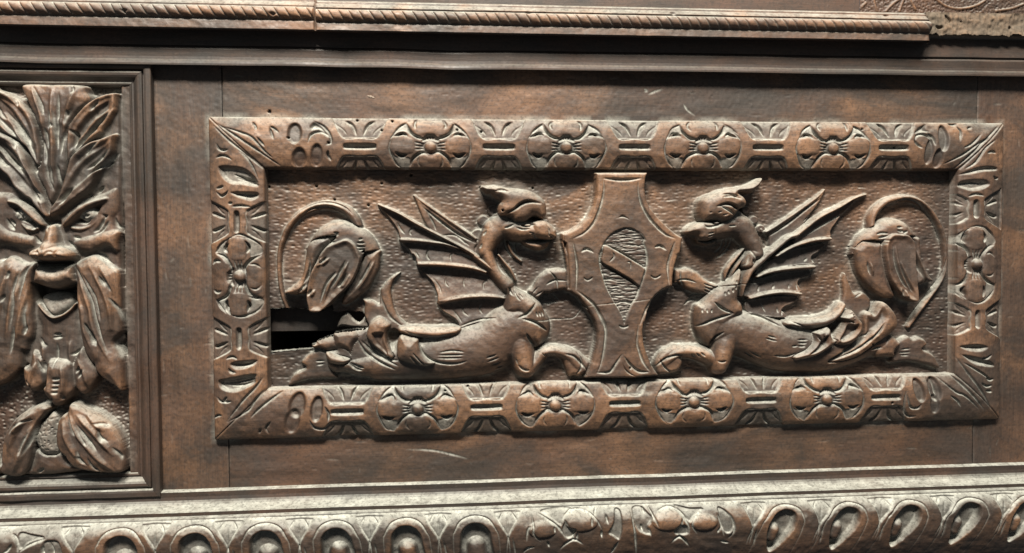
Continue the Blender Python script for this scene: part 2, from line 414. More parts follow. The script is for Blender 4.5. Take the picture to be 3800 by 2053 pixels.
F.blob(dr_paw, P("p1 1965,560 1800,500 1650,500 1500,520 1400,580 1300,660 1200,800 1130,930 1030,1050 1220,1230 1320,1200 1400,1100 1550,1085 1700,1035 1900,1015 1985,1030", 0), 32, 18, wall=12, base=G, mode='max')
for t_ in ("p1 1510,540 1690,750 1720,1000", "p1 1450,880 1560,810 1690,770 1960,790"): F.groove(P(t_, 5), 5, 7, 0.5)
for t_ in ("p1 1260,920 1110,1100", "p1 1370,1020 1180,1150", "p1 1420,1090 1230,1210", "p1 1430,1170 1260,1270", "p1 1590,1100 1700,1160 1810,1280", "p1 1350,1340 1800,1290"): F.groove(P(t_, 0), 4, 6)
# neck, head, crest
for t_ in ("d3 560,610", "d3 400,775", "d3 320,990", "d3 275,1230"):
    u_ = P(t_, -5)[0]; a_ = np.linspace(0, 2 * np.pi, 9)[:-1]
    F.blob(dr, np.c_[u_[0] + 22 * np.cos(a_), u_[1] + 20 * np.sin(a_)], 12, 9, wall=5, base=G, cup=3, mode='max')
F.tube(dr, P("d3 720,820,50,48 600,930,48,50 500,1070,40,50 430,1250,31,50 d6 1905,60,28,50 1965,240,25,50 2080,430,26,52 2230,600,30,54", 10), G, 0.5)
for t_ in ("d3 540,715 620,690", "d3 450,830 520,770", "d3 390,1010 450,930", "d3 340,1220 380,1130", "d3 750,1010 760,1170 850,1330 1000,1390", "d3 950,1080 900,1180 960,1350",
           "d3 640,1130 620,1290 720,1400", "p1 310,160 560,420 740,790", "p1 290,300 330,480 480,680", "p1 340,330 520,560 670,800", "p1 560,930 590,1040 650,1120", "p1 660,960 720,1130 810,1240", "p1 780,1080 880,1200"):
    F.groove(P(t_, 0), 6, 6, 0.4)
F.tube(dr, P("p1 320,170,4,22 480,370,6,26 620,550,7,26 730,780,5,24", 0), G); F.tube(dr, P("d3 800,1010,4,14 800,1150,6,17 880,1310,6,16 1010,1420,4,12", -5), G)
F.tube(dr_head, P("d3 560,900,40,46 760,880,44,52 950,930,44,58 1180,935,40,64 1390,935,32,67 1480,960,24,64", 22), G, 0.5)
F.blob(dr_head, P("d3 1180,800 1330,752 1440,800 1515,880 1562,980 1566,1048 1490,1068 1400,1080 1280,1060 1180,1000 1150,900", 30), 70, 26, wall=30, base=G, mode='max')
F.blob(dr_head, P("d3 930,1030 1100,1090 1300,1095 1460,1070 1430,1180 1330,1240 1180,1230 1020,1150", 5), 40, 18, wall=14, base=G, mode='max')
F.groove(P("d3 1560,1056 1440,1085 1250,1095 1080,1060", 28), 7, 12, 0.1)
F.carve(P("d3 990,850 1080,815 1190,815 1215,845 1130,880 1040,890", 30), 13, 6); F.blob(dr_head, P("d3 1040,850 1090,825 1150,835 1140,865 1080,872", 30), 58, 7, wall=46, base=G)
F.groove(P("d3 920,880 1010,910 1130,905", 25), 6, 8, 0.4); F.groove(P("d3 730,890 800,870 890,830", 20), 6, 8)
for q_ in range(3): F.groove(P("d3 %d,%d %d,%d" % (1110 + 35 * q_, 955 + 35 * q_, 1210 + 30 * q_, 985 + 33 * q_), 30), 4, 5)
F.groove(P("d3 1390,830 1430,930 1440,1010 1560,1050", 30), 6, 9)
F.blob(dr_crest, P("d3 350,225 470,215 600,210 780,245 960,260 1120,290 1250,350 1350,430 1397,520 1404,640 1385,700 1320,748 1200,700 1060,790 900,795 830,730 730,705 650,685 628,600 640,520 668,462 590,410 520,345 430,330", 28), 76, 40, wall=40, base=G)
F.groove(P("d3 1300,505 1180,478 1080,478 980,520 880,600 760,650", 40), 11, 15, 0.0); F.groove(P("d3 580,305 690,300 800,315", 35), 6, 7); F.groove(P("d3 600,285 700,280 770,300", 35), 4, 5)
# curled leaves over the back
F.tube(dr, P("d7 560,450,16,50 800,480,24,60 1100,500,26,62 1380,470,22,58 1470,440,12,52", 22), G)
for t_ in ("d7 600,450 800,530 1050,585 1350,570", "d7 850,510 1100,552 1400,490", "d7 830,540 1000,610 1200,620"): F.groove(P(t_, 25), 6, 6, 0.5)
F.blob(dr_tail, P("d5 1740,420 1790,320 1910,245 2020,300 2095,375 2045,480 2050,620 2110,760 2170,870 2100,920 1950,800 1800,680 1720,560", 35), 59, 11, wall=32, base=G, cup=-11, cupw=30)
F.carve(P("d5 1800,480 2000,470 2020,620 2080,780 2060,860 1950,780 1820,650", 40), 14, 16)
F.blob(dr_tail, P("d7 490,680 510,590 560,530 700,565 820,590 840,680 900,820 1000,920 1100,960 1000,1000 900,1010 700,970 520,900 490,780", 38), 71, 11, wall=56, base=G, cup=-11, cupw=34)
F.groove(P("d7 700,850 800,960 880,1000", 50), 8, 9); F.groove(P("d7 740,800 850,930 920,990", 50), 6, 8)
F.carve(P("d7 330,520 420,420 520,480 560,530 490,680 470,760 430,800 360,660", 30), 16, 14)
for t_ in ("d5 1550,570 1700,800 1950,960 2180,1070", "d5 1630,620 1800,780 2000,900 2220,1010", "d5 1700,620 1880,800 2100,910 2230,920", "d7 830,640 900,800 1050,920 1250,970 1450,970 1600,930",
           "d5 1440,980 1550,1060 1660,1090", "d5 1450,970 1600,1030 1680,1050"): F.groove(P(t_, 30), 8, 9, 0.55)
for t_ in ("d7 1160,800 1360,770 1560,790", "d7 1130,845 1560,835", "d7 1120,890 1540,885", "d7 1900,890 2070,830", "d7 1920,950 2110,880", "d7 1990,1010 2150,960", "d7 2060,1060 2200,1020", "d7 2030,1120 2200,1070"): F.groove(P(t_, 35), 5, 6, 0.3)
F.blob(dr_tail, P("d5 1200,500 1350,455 1520,450 1600,560 1520,700 1470,850 1420,780 1240,700 1205,600", 20), 39, 11, wall=32, base=G, cup=-11, cupw=22)
F.blob(dr_tail, P("d5 1080,800 1250,830 1480,900 1400,1000 1300,1010 1220,1000 1110,950", 15), 41, 11, wall=28, base=G, cup=-11, cupw=18)
F.groove(P("d8 520,250 650,190 750,90 800,20", 30), 8, 11, 0.5); F.groove(P("d8 590,265 760,310 880,380 985,465", 30), 9, 12, 0.5)
for q_ in range(3): F.groove(P("d8 %d,150 %d,235" % (800 + 48 * q_, 830 + 45 * q_), 30), 5, 5, 0.7)
F.groove(P("d7 1500,395 1700,320 1900,280 2060,255", 25), 6, 8, 0.4)

# ---- right dragon
dq = lb("dragon", 0, None, "right dragon of the pair, facing left towards the shield")
dq_wing, dq_wing2 = lb("wing", dq), lb("wing", dq)
dq_crest, dq_head, dq_leg, dq_paw, dq_tail, dq_leaf = (lb("crest", dq), lb("head", dq), lb("leg", dq), lb("paw", dq),
                                                       lb("tail_tuft", dq), lb("tail_leaf", dq))
F.blob(dq_leaf, P("r7 790,480 850,620 930,800 1070,785 1180,880 1200,940 1180,1060 1060,1150 1000,1250 850,1150 650,1060 720,960 760,800 750,600", -5), 20, 14, wall=8, base=G)
F.groove(P("r7 920,880 1060,800", -5), 5, 4, 0.6)
F.blob(dq_leaf, P("r8 1600,640 1760,540 1850,580 1950,560 2050,600 2090,680 2020,750 2130,800 2220,880 2290,1060 2100,1000 1800,940 1500,960 1540,820", -5), 22, 14, wall=10, base=G)
for t_ in ("r8 1650,760 1830,740", "r8 1620,810 1830,800", "r8 1650,850 1800,850"): F.groove(P(t_, 0), 4, 5)
F.blob(dq_wing2, P("r4 2400,280 2250,410 2000,590 1750,760 1460,940 1500,1020 1540,1190 1800,1020 2030,860 2200,640 2330,450", -8), 15, 8, wall=9, base=G)
F.groove(P("r4 2330,420 2050,620 1800,820 1500,1020", -8), 8, 9); F.groove(P("r4 2260,570 2150,690 2050,790", -8), 5, 6)
F.tube(dq_wing2, P("r4 2405,278,4,12 2250,415,6,20 2000,595,7,22 1750,765,7,24 1450,950,7,26 1385,915,5,22", -8), G)
membrane(dq_wing, "r6 1180,260 950,340 700,480 400,640 150,820 0,940 r4 1900,1170 2200,1070 2490,1030 r6 570,930 570,850 640,740 750,600 900,450 1020,340", 18, 0.12)
membrane(dq_wing, "r5 2000,10 1700,60 1400,120 1150,260 900,420 850,520 1000,480 1200,420 1500,370 1800,345 1770,230 1900,140", 20, 0.16)
membrane(dq_wing, "r5 1750,440 1500,450 1250,480 1000,560 800,620 640,720 640,840 760,870 1000,800 1300,770 1590,790 1545,660 1600,580 1740,530", 20, 0.20)
membrane(dq_wing, "r5 1550,860 1300,850 1000,880 760,920 700,1000 740,1110 1000,1180 1330,1200 1330,1120 1290,1080 1350,1020 1500,960", 18, 0.12)
F.tube(dq_wing, P("r6 1180,258,3,18 950,332,5,28 700,472,8,34 400,622,10,38 150,802,12,42 0,915,13,44 r4 1800,1050,14,46 1560,1250,16,48 r5 1050,190,18,50 880,340,19,52 760,460,19,53 690,600,17,52 650,720,12,50 630,850,8,44", 12), G, 0.6)
F.tube(dq_wing, P("r4 2495,1060,9,34 2200,1090,9,38 1900,1180,9,42 1680,1290,7,44 r5 1300,150,6,46 1180,220,5,46", 12), G, 0.4)
F.tube(dq_wing, P("r5 1805,392,10,36 1500,410,10,40 1200,445,10,43 1000,495,9,44 880,550,5,44", 12), G, 0.4)
F.tube(dq_wing, P("r5 1598,825,8,34 1300,795,9,38 1000,830,9,41 770,890,6,41", 12), G, 0.4)
for t_ in ("r5 1700,250 1640,300", "r5 1760,230 1800,330", "r5 930,690 900,780", "r5 1170,680 1130,740", "r5 1410,670 1390,730", "r5 1520,650 1530,760", "r5 960,960 1030,1110", "r5 1220,1040 1230,1120", "r5 1310,1040 1280,1170", "r6 640,740 580,830 560,900",
           "r5 1100,270 950,400 840,520", "r6 850,530 500,720 100,950"): F.groove(P(t_, 2), 5, 4, 0.5)
F.tube(dq, P("r3 1300,400,76,54 1500,450,82,60 1900,560,92,63 2300,700,98,64 r8 0,730,97,62 400,790,84,58 800,770,66,54 1150,690,52,48 1400,650,40,42 1580,730,26,32", 15), G, 0.5)
F.blob(dq, P("r5 640,420 480,560 320,680 150,780 80,860 0,960 r3 1000,50 965,200 970,380 1010,500 1090,630 1220,720 1400,520 1600,300 1750,180 r5 660,980 600,900 615,780 640,640", 18), 56, 42, wall=10, base=G, mode='max')
F.tube(dq_leg, P("r3 1560,480,62,60 1450,700,56,64 1390,900,48,68 1370,1030,36,64", 22), G, 0.55)
F.tube(dq_leg, P("r3 1300,920,36,52 1150,850,34,50 950,800,29,48 720,800,28,45 560,910,32,42 470,1030,30,36", 14), G, 0.6)
F.blob(dq_leg, P("r3 700,690 600,690 430,790 320,960 330,1060 390,1160 600,1140 720,1090 780,960 720,820", 5), 36, 20, wall=8, base=G, mode='max')
F.groove(P("r3 800,840 650,840 470,910 330,1040", 8), 8, 9); F.groove(P("r3 400,900 460,1010 540,1090 620,1120", 5), 6, 8)
for q_ in range(3): F.groove(P("r3 %d,%d %d,%d" % (890 + 70 * q_, 815 - 12 * q_, 970 + 70 * q_, 880 - 12 * q_), 8), 6, 7, 0.5)
F.groove(P("r3 1310,935 1380,940 1430,925", 30), 6, 8); F.groove(P("r3 1420,470 1250,600 1230,720", 30), 8, 10, 0)
F.blob(dq_paw, P("p2 380,520 540,500 700,485 850,530 980,620 1100,730 1250,830 1450,900 1300,1010 1180,1120 1000,1090 800,1040 640,970 480,830 390,820", 0), 32, 18, wall=12, base=G, mode='max')
for t_ in ("p2 400,800 530,760 700,760 900,830", "p2 540,510 530,760 640,960"): F.groove(P(t_, 5), 5, 8, 0.5)
for t_ in ("p2 1060,850 1200,900 1380,950", "p2 1070,930 1300,1010", "p2 1060,1000 1230,1070", "p2 1010,1060 1160,1120", "p2 1120,1110 900,1110 740,1200", "p2 1080,1160 860,1200 690,1310", "p2 1030,1220 800,1270 660,1380"): F.groove(P(t_, 0), 5, 7, 0.45)
F.tube(dq, P("r4 980,800,50,48 1090,880,48,50 1190,1010,42,50 1260,1150,35,51 1320,1290,29,52 r5 810,200,26,52 740,350,26,52", 10), G, 0.5)
for t_ in ("r4 1080,620 1110,680 1210,680", "r4 1210,740 1250,800 1310,820", "r4 1320,910 1370,970", "r4 1360,1050 1400,1140 1450,1200", "r4 1390,910 1440,970 1470,975", "r4 1440,1050 1490,1150 1540,1200", "r4 980,800 840,860", "p2 2150,60 2240,260", "p2 2170,260 2200,380", "p2 2110,180 2060,350 1980,430",
           "r4 930,980 930,1120 820,1290 650,1390", "r4 800,1060 780,1180 650,1290", "r4 860,1040 860,1150 760,1300", "p2 1810,770 1790,860", "p2 1930,690 1920,800", "p2 1700,960 1690,1050", "p2 1600,1000 1590,1080", "p2 1520,1040 1510,1120", "p2 1780,900 1770,980"):
    F.groove(P(t_, 0), 6, 6, 0.45)
F.tube(dq, P("p2 2055,30,5,20 1880,220,8,26 1700,440,9,27 1620,620,8,24 1600,770,4,18", 0), G); F.tube(dq, P("p2 2110,130,4,22 1980,290,7,28 1830,500,8,28 1720,720,5,22", 0), G)
for t_ in ("r4 1150,600", "r4 1280,760", "r4 1390,900"):
    u_ = P(t_, -5)[0]; a_ = np.linspace(0, 2 * np.pi, 9)[:-1]
    F.blob(dq, np.c_[u_[0] + 18 * np.cos(a_), u_[1] + 16 * np.sin(a_)], 14, 8, wall=5, base=G, cup=3, mode='max')
F.tube(dq_head, P("r4 1080,900,40,46 920,850,44,52 760,890,44,58 560,930,38,64 400,930,30,67 300,930,22,64", 22), G, 0.5)
F.blob(dq_head, P("r4 620,800 440,790 300,825 190,920 195,975 330,1000 345,1060 430,1100 560,1090 650,1020 680,900", 30), 70, 26, wall=30, base=G, mode='max')
F.blob(dq_head, P("r4 340,1030 430,1095 560,1095 690,1040 660,1120 560,1160 430,1160 330,1110", 5), 40, 16, wall=14, base=G, mode='max')
F.groove(P("r4 195,980 330,1020 430,1090 560,1095 680,1045", 28), 7, 11, 0.1)
F.carve(P("r4 560,790 640,770 740,780 760,810 680,840 590,835", 30), 12, 6); F.blob(dq_head, P("r4 600,810 650,790 710,800 690,825 640,830", 30), 60, 7, wall=46, base=G)
F.groove(P("r4 430,800 480,870 620,860 770,800", 30), 8, 9); F.groove(P("r4 490,985 600,960", 30), 5, 6); F.groove(P("r4 490,1030 610,990", 30), 5, 6); F.groove(P("r4 830,860 970,850", 20), 5, 6, 0.5)
F.blob(dq_crest, P("r4 1385,88 1345,220 1250,315 1200,335 1010,330 1090,395 1132,480 1112,550 1040,582 985,640 900,745 770,800 640,772 500,785 440,770 395,700 380,600 400,460 470,390 600,340 750,280 900,250 1100,220 1250,160", 28), 76, 40, wall=40, base=G)
F.groove(P("r4 640,550 780,512 880,525 960,572 1040,590", 40), 11, 15, 0.0); F.groove(P("r4 720,365 850,360 1000,400", 35), 6, 7); F.groove(P("r4 730,400 870,390 1030,430", 35), 6, 8, 0.4); F.groove(P("r4 680,540 800,600 920,680", 35), 8, 8, 0.5)
for t_ in ("r4 510,650 560,640", "r4 640,650 720,630", "r4 720,690 820,670"): F.groove(P(t_, 35), 4, 4, 0.3)
F.tube(dq, P("r5 1340,1290,14,56 1500,1300,22,60 r8 0,350,24,62 300,340,26,62 500,290,24,60 640,200,20,56 760,60,16,44", 22), G)
for t_ in ("r5 1350,1240 1600,1330", "r5 1360,1300 1560,1370", "r8 620,320 720,220", "r8 0,440 200,460 400,430", "r8 -20,395 150,420"): F.groove(P(t_, 25), 5, 6, 0.5)
F.blob(dq_tail, P("r8 1400,0 1510,110 1592,270 1572,420 1450,540 1250,680 1000,860 700,960 500,940 900,680 1050,500 1060,300 1090,190 1170,150 1220,190 1280,110 1340,20", 30), 55, 11, wall=32, base=G, cup=-11, cupw=36, gu=0.04)
F.carve(P("r8 1360,60 1430,150 1440,260 1330,400 1150,560 1050,640 1080,480 1090,300 1120,200 1230,230 1300,130", 35), 15, 24)
for t_ in ("r8 1380,320 1250,500 950,760 500,960", "r8 1180,460 1000,600 800,780 500,930", "r8 1100,560 900,700 720,780"): F.groove(P(t_, 35), 9, 10, 0.5)
F.blob(dq_tail, P("r8 740,250 850,130 900,150 980,250 1045,340 1030,490 900,640 730,690 540,650 640,520 760,330", 38), 63, 11, wall=50, base=G, cup=-11, cupw=22)
F.carve(P("r8 790,340 900,340 960,330 980,430 880,560 720,640 650,600 720,470", 40), 22, 16)
F.blob(dq_tail, P("r8 740,250 850,190 880,180 905,330 850,320 790,300", 45), 67, 11, wall=60, base=G, cup=-11, cupw=8)
F.blob(dq_tail, P("r8 290,490 420,430 520,415 560,560 640,610 540,720 300,860 0,920 -60,860 150,740 270,610", 40), 67, 11, wall=50, base=G, cup=-11, cupw=22)
F.carve(P("r8 340,600 430,520 480,520 480,640 420,720 260,820 150,830 280,700", 40), 20, 14)
F.blob(dq_tail, P("r8 290,490 380,460 420,480 395,620 350,600 310,540", 45), 69, 11, wall=62, base=G, cup=-11, cupw=7)
F.groove(P("r8 560,560 590,620 560,720", 40), 6, 8, 0.5); F.groove(P("r8 1200,770 1300,735 1390,745", 30), 7, 10, 0.4)
F.blob(dq, P("r8 1390,600 1500,510 1600,560 1685,645 1660,720 1595,800 1590,885 1450,880 1300,880 1250,760", 20), 44, 24, wall=16, base=G, mode='max')
F.groove(P("r8 1500,510 1610,570 1680,690", 25), 6, 8, 0.5)
for t_ in ("r3 2100,530 2240,570", "r3 2060,570 2250,620", "r3 2480,700 2576,690", "r3 2200,850 2400,860 2576,800", "r3 1850,790 2030,890", "r3 1750,790 1950,900", "r8 0,600 170,600", "r8 0,650 150,650", "r8 0,700 120,700"): F.groove(P(t_, 35), 5, 7, 0.4)
F.groove(P("r3 1270,0 1400,110 1570,180", 30), 8, 11, 0.5); F.groove(P("r3 990,405 1250,280 1570,185", 30), 8, 11, 0.5); F.groove(P("r3 1840,205 2050,250 2350,400", 30), 9, 12, 0.5)
for q_ in range(3): F.groove(P("r3 %d,110 %d,170" % (1085 + 70 * q_, 1085 + 66 * q_), 30), 5, 5, 0.8)

# ---- shield
sh = lb("shield"); sh_field = lb("oval_field", sh); sh_band = lb("diagonal_band", sh)
outl = P("r1 670,95 1500,95 1465,200 1455,350 1480,540 1540,650 1640,780 1780,920 1950,1060 2070,1120 2020,1390 r2 1990,200 1930,400 1905,550 1900,700 1700,790 1580,920 1490,1100 1465,1250 r3 150,340 135,450 140,560 155,680 195,800 270,990 390,1170 0,1205 d8 2000,1212 1580,1212 1640,1080 1690,950 1730,800 1765,640 1775,480 1735,300 1640,130 1540,30 r2 620,1180 550,1050 420,880 300,800 235,775 240,600 230,400 200,200 150,0 r1 140,1060 270,1025 430,930 560,790 640,620 680,450 690,250", 20)
def dens(p, n=6):
    q = np.vstack([p, p[:1]]); return np.vstack([q[i] + (q[i + 1] - q[i]) * np.linspace(0, 1, n)[:-1, None] for i in range(len(p))])
F.blob(sh, outl, 44, 12, wall=30, base=G, sharp=True)
uc = U(2350, 960, 20)
w_ = F.win(uc[0] - 260, uc[0] + 260, -400, 400); mk_ = F.L[w_] == sh
X_ = (F.x[w_[1]][None] - uc[0]) / 190.0
bul = 10 * np.clip(1 - X_ ** 2, -1, 1) + 0 * F.H[w_]
F.H[w_][mk_] += bul[mk_]
BG = dict(wd=9, dep=8, dust=0.55)
for t_ in ("r1 790,190 805,350 775,550 720,730 640,900 500,1050 330,1140", "r1 1340,240 1345,420 1400,620 1500,800 1640,960 1780,1080 1925,1138",
           "r2 390,770 530,880 640,980 720,1120 785,1270 825,1390", "d8 1740,50 1850,250 1905,450 1890,700 1840,960 1775,1115", "r2 1860,690 1740,750 1600,880 1500,1010 1430,1150 1370,1300",
           "r3 60,340 35,620 70,780 130,950 235,1095"): F.groove(P(t_, 22), **BG)
F.groove(P("r1 800,190 1100,215 1380,192", 22), 9, 9, 0.3)
F.groove(P("r2 320,-10 380,300 385,500 370,750", 22), 8, 9, 0.6); F.groove(P("r2 1925,-10 1860,200 1815,400 1840,690", 22), 8, 9, 0.6)
F.carve(P("r2 120,-60 240,0 270,300 285,740 230,770 235,500 210,200", 15), 22, 14, sharp=True)
oval = P("r1 1110,975 960,1040 850,1150 790,1260 740,1390 r2 733,200 740,350 780,500 840,700 930,880 1030,1050 1085,1170 1120,1290 1160,1150 1240,980 1320,850 1375,680 1445,480 1485,300 1465,120 1425,0 r1 1445,1150 1350,1040 1230,975", 22)
F.carve(oval, 5, 5, 'flat', lab=sh_field)
rr = np.random.default_rng(4)
for k_ in range(90):                       # chiselled hatching inside the oval
    v_ = 960 + (2480 - 960) * (k_ / 90.0) + rr.normal(0, 4); u_ = rr.uniform(760, 1350)
    a_, b_ = 2050 + u_ / 4.293, 620 + v_ / 4.293; l_ = rr.uniform(14, 34)
    for q_ in range(3):
        c_ = a_ + (q_ - 1) * rr.uniform(40, 60); z_ = [U(c_ - l_, b_ + rr.normal(0, 2), 22), U(c_, b_ + rr.normal(0, 3) - 2, 22), U(c_ + l_, b_ + rr.normal(0, 2), 22)]
        F.groove(np.array(z_), 4.0, 2.6, 0.3, only=[sh_field])
band = P("r2 820,40 1130,200 1450,410 1435,500 1370,700 1200,590 1000,470 770,330 780,150", 25)
wb, insb, dsb = F.poly(band, 5); okb = insb & (F.L[wb] == sh_field)
F.H[wb][okb] = (G + 59 + 8 * np.clip(1 - ((F.x[wb[1]][None] - uc[0]) / 190) ** 2, 0, 1) - 4 * (1 - dsb / 5))[okb] - 8; F.L[wb][okb] = sh_band; F.D[wb][okb] = 0
F.groove(P("r2 815,28 1130,190 1450,400", 25), 8, 11, 0.3); F.groove(P("r2 765,325 1000,470 1200,590 1375,712", 25), 8, 11, 0.0)
F.groove(oval[[0, 1, 2, 3, 4, 5, 6, 7, 8, 9, 10, 11, 12]], 6, 5, 0.7); F.groove(oval[[12, 13, 14, 15, 16, 17, 18, 19, 20, 21, 22, 0]], 6, 5, 0.7)
F.groove(P("r2 930,150 960,220 880,310", 25), 5, 5, 0.3); F.groove(P("r2 1150,310 1220,320 1210,420", 25), 4, 4, 0.2)
for t_ in ("r2 450,150 540,105 640,160", "r2 1600,80 1690,55 1785,120"): F.groove(P(t_, 22), 8, 8, 0.6)
for t_ in ("r2 490,545 550,580 625,540", "r2 1540,510 1610,545 1695,505", "r2 1040,1300 1110,1325 1185,1300"): F.carve(P(t_ , 22).tolist() + (P(t_, 22)[::-1] + [0, 9]).tolist(), 8, 5, dust=0.4)
F.carve(P("r1 960,830 1030,800 1090,765 1160,800 1205,850 1100,815", 22), 9, 6)
F.groove(P("d8 2160,825 2050,990 1960,1105 1760,1118", 22), 8, 8, 0.5); F.groove(P("d8 2190,860 2300,1000 2420,1090 2576,1105", 22), 9, 10, 0.6)
F.carve(P("d8 2165,960 2230,1060 2330,1140 2410,1170 2300,1160 2200,1080", 22), 8, 5)
# ---- tulips
def tulip(label, stem, dome, left, centre, right, cuts, veins, stemgroove):
    a = lb("tulip", 0, None, label); st_, p1_, p2_, p3_ = lb("stem", a), lb("petal", a), lb("petal", a), lb("petal", a)
    F.tube(st_, P(stem, -5), G, 0.5)
    for t_ in stemgroove: F.groove(P(t_, -2), 7, 9, 0.35)
    F.blob(a, P(dome, 15), 48, 44, wall=10, base=G)
    F.blob(p1_, P(left, 10), 37, 10, wall=18, base=G, cup=-10, cupw=28)
    F.blob(p3_, P(right, 10), 34, 10, wall=16, base=G, cup=-10, cupw=30)
    F.blob(p2_, P(centre, 25), 66, 8, wall=48, base=G, cup=9, cupw=26)
    for t_ in cuts: F.groove(P(t_, 25), 7, 8, 0.55)
    for n_, t_ in enumerate(veins): F.groove(P(t_, 25), 8, 8, 0.3); F.groove(P(t_, 25) + [11, 3], 10, -6, 0.0)
tulip("left tulip, hanging beside the left dragon's wing above the crack",
      "d4 455,970,8,12 380,750,9,14 330,480,9,15 325,150,9,15 d1 350,1250,9,16 430,1040,11,18 560,840,12,20 720,710,14,22 900,630,15,25 1080,600,16,27 1270,630,17,29 1420,700,19,31 1530,820,19,32 1590,930,16,32",
      "d1 1370,850 1200,860 1000,950 870,1080 790,1230 d4 750,50 1000,250 1400,300 1650,250 1930,120 d1 1925,1300 1850,1150 1740,1020 1600,950",
      "d1 1250,1120 1120,1100 900,1150 790,1250 755,1390 d4 740,200 700,420 600,560 410,712 520,745 650,745 790,700 830,450 950,180 1075,0",
      "d1 1420,1150 1300,1180 1150,1240 d4 1075,0 950,180 870,350 820,500 790,650 775,800 800,930 825,1012 985,1022 1060,980 1150,900 1250,800 1400,660 1500,540 1590,360 1640,180 d1 1620,1390 1540,1230",
      "d1 1700,1330 d4 1660,80 1930,30 1940,120 1920,300 1860,450 1780,600 1650,740 1450,880 1330,900 1350,750 1500,540 1600,340",
      ["d1 1140,1110 1290,1080", "d1 1120,1160 1250,1140", "d1 1130,1210 1220,1190", "d1 1200,1050 1290,1060", "d1 1600,1160 1660,1140", "d1 1570,1210 1700,1210", "d1 1560,1270 1710,1270", "d1 1590,1320 1700,1310"],
      ["d4 1400,200 1300,400 1160,640", "d4 1420,400 1330,560 1280,610", "d4 1250,380 1100,560 1000,860", "d4 1000,140 900,290", "d4 870,650 800,760", "d4 1100,150 960,270", "d4 1800,200 1700,400 1550,640", "d4 760,560 640,720", "d4 830,150 800,400 700,600"],
      ["d1 480,880 700,680 950,575 1200,580 1400,660 1500,760", "d1 600,870 800,690 1050,630 1280,680 1420,800"])
tulip("right tulip, hanging above the right dragon's tail",
      "r7 1810,1340,9,16 1980,1090,10,18 2150,860,10,18 2300,660,9,15 2390,450,10,14 r6 2400,1180,10,16 2370,960,11,18 2290,740,12,20 2180,570,12,22 2030,420,13,24 1850,335,14,26 1650,330,15,27 1450,380,16,28 1290,500,17,30 1210,640,17,30 1190,800,16,32",
      "r6 1180,800 1050,900 960,1030 910,1180 900,1320 r7 925,200 1200,350 1500,300 1900,200 r6 2000,1150 1985,1050 1960,950 1880,830 1750,700 1600,645 1400,660 1300,740",
      "r6 1300,1010 1050,1000 930,1120 r7 905,20 925,180 965,400 1035,560 1155,720 1300,830 1430,890 1560,860 1480,640 1410,400 1370,180 1360,0",
      "r6 1490,900 1390,1000 r7 1370,150 1400,380 1450,570 1560,750 1670,860 1780,930 1892,935 1900,780 1880,560 1860,300 r6 1850,1080 1760,930 1620,900",
      "r6 1760,930 1840,1010 r7 1850,20 1890,200 1920,400 1880,560 1890,660 1960,690 2050,655 2120,640 2192,610 2110,505 2060,430 2010,260 1985,80 r6 1985,1010 1950,940",
      ["r6 1270,905 1350,880 1450,890", "r6 1290,960 1450,930", "r6 1310,1010 1440,1000", "r6 1590,790 1680,790", "r6 1590,840 1700,860", "r6 1690,880 1760,850", "r6 1350,1060 1400,1040"],
      ["r7 1500,50 1540,350 1640,600 1720,720", "r7 1580,300 1680,560 1800,780", "r7 1120,300 1170,520", "r7 1880,100 1960,350 2060,650", "r7 1650,740 1680,870"],
      ["r6 1400,560 1500,430 1700,345 1900,370 2080,500 2250,740 2370,1050", "r7 2430,150 2360,520 2150,820 1950,1080 1800,1290"])
# ---- worm holes, cracks, and the broken gap at lower left
for t_ in ("d1 135,308", "d1 897,298", "d1 1190,510", "d1 1735,603", "d1 1948,250", "d1 2420,122", "d3 360,232", "d3 695,618", "d3 1205,238", "d8 2280,1035", "r8 710,1225", "d2 705,35", "r8 1157,665"):
    u_ = P(t_, 10)[0]; a_ = np.linspace(0, 2 * np.pi, 9)[:-1]
    F.carve(np.c_[u_[0] + 4.5 * np.cos(a_), u_[1] + 4.5 * np.sin(a_)], 26, 3, 'flat')
F.groove(P("d8 560,255 760,295 1000,300 1250,290 1450,265 1640,72 2050,15", 20), 3, 3, 0.7); F.groove(P("p2 1180,1030 1500,935 1950,880 2250,850", 30), 3.0, 7, 0.0); F.groove(P("p2 2100,860 2576,800", 0), 3, 5, 0)
F.groove(P("r2 550,1015 980,960 1280,935 1640,890", 24), 3, 3, 0.6)
F.H = np.where(F.L == ground, F.H, G + (F.H - G) * 1.28).astype(np.float32)
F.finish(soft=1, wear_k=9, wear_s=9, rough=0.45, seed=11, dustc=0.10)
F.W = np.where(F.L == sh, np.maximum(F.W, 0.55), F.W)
mb_ = blur((F.L != ground).astype(np.float32), 3); F.D = np.where(F.L == ground, np.clip(F.D + 0.9 * mb_ * np.clip(0.5 + 0.5 * vnoise(F.H.shape, 22, 77), 0, 1), 0, 0.8), F.D).astype(np.float32)
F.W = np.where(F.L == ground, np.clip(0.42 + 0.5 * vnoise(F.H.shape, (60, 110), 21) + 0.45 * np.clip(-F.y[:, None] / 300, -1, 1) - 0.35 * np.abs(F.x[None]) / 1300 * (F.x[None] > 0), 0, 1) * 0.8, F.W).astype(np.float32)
board_z = P("d5 60,110 450,104 780,120 805,150 830,160 985,162 1060,110 1170,60 1180,170 1250,180 1430,155 1660,165 1700,230 1740,330 1760,400 1650,425 1240,450 800,468 60,478", -5)
void_z = P("d5 60,470 600,463 1000,452 1240,448 1540,424 1560,440 1350,458 1212,488 1195,530 1060,566 925,620 905,660 838,685 880,748 600,772 300,797 60,817", -5)
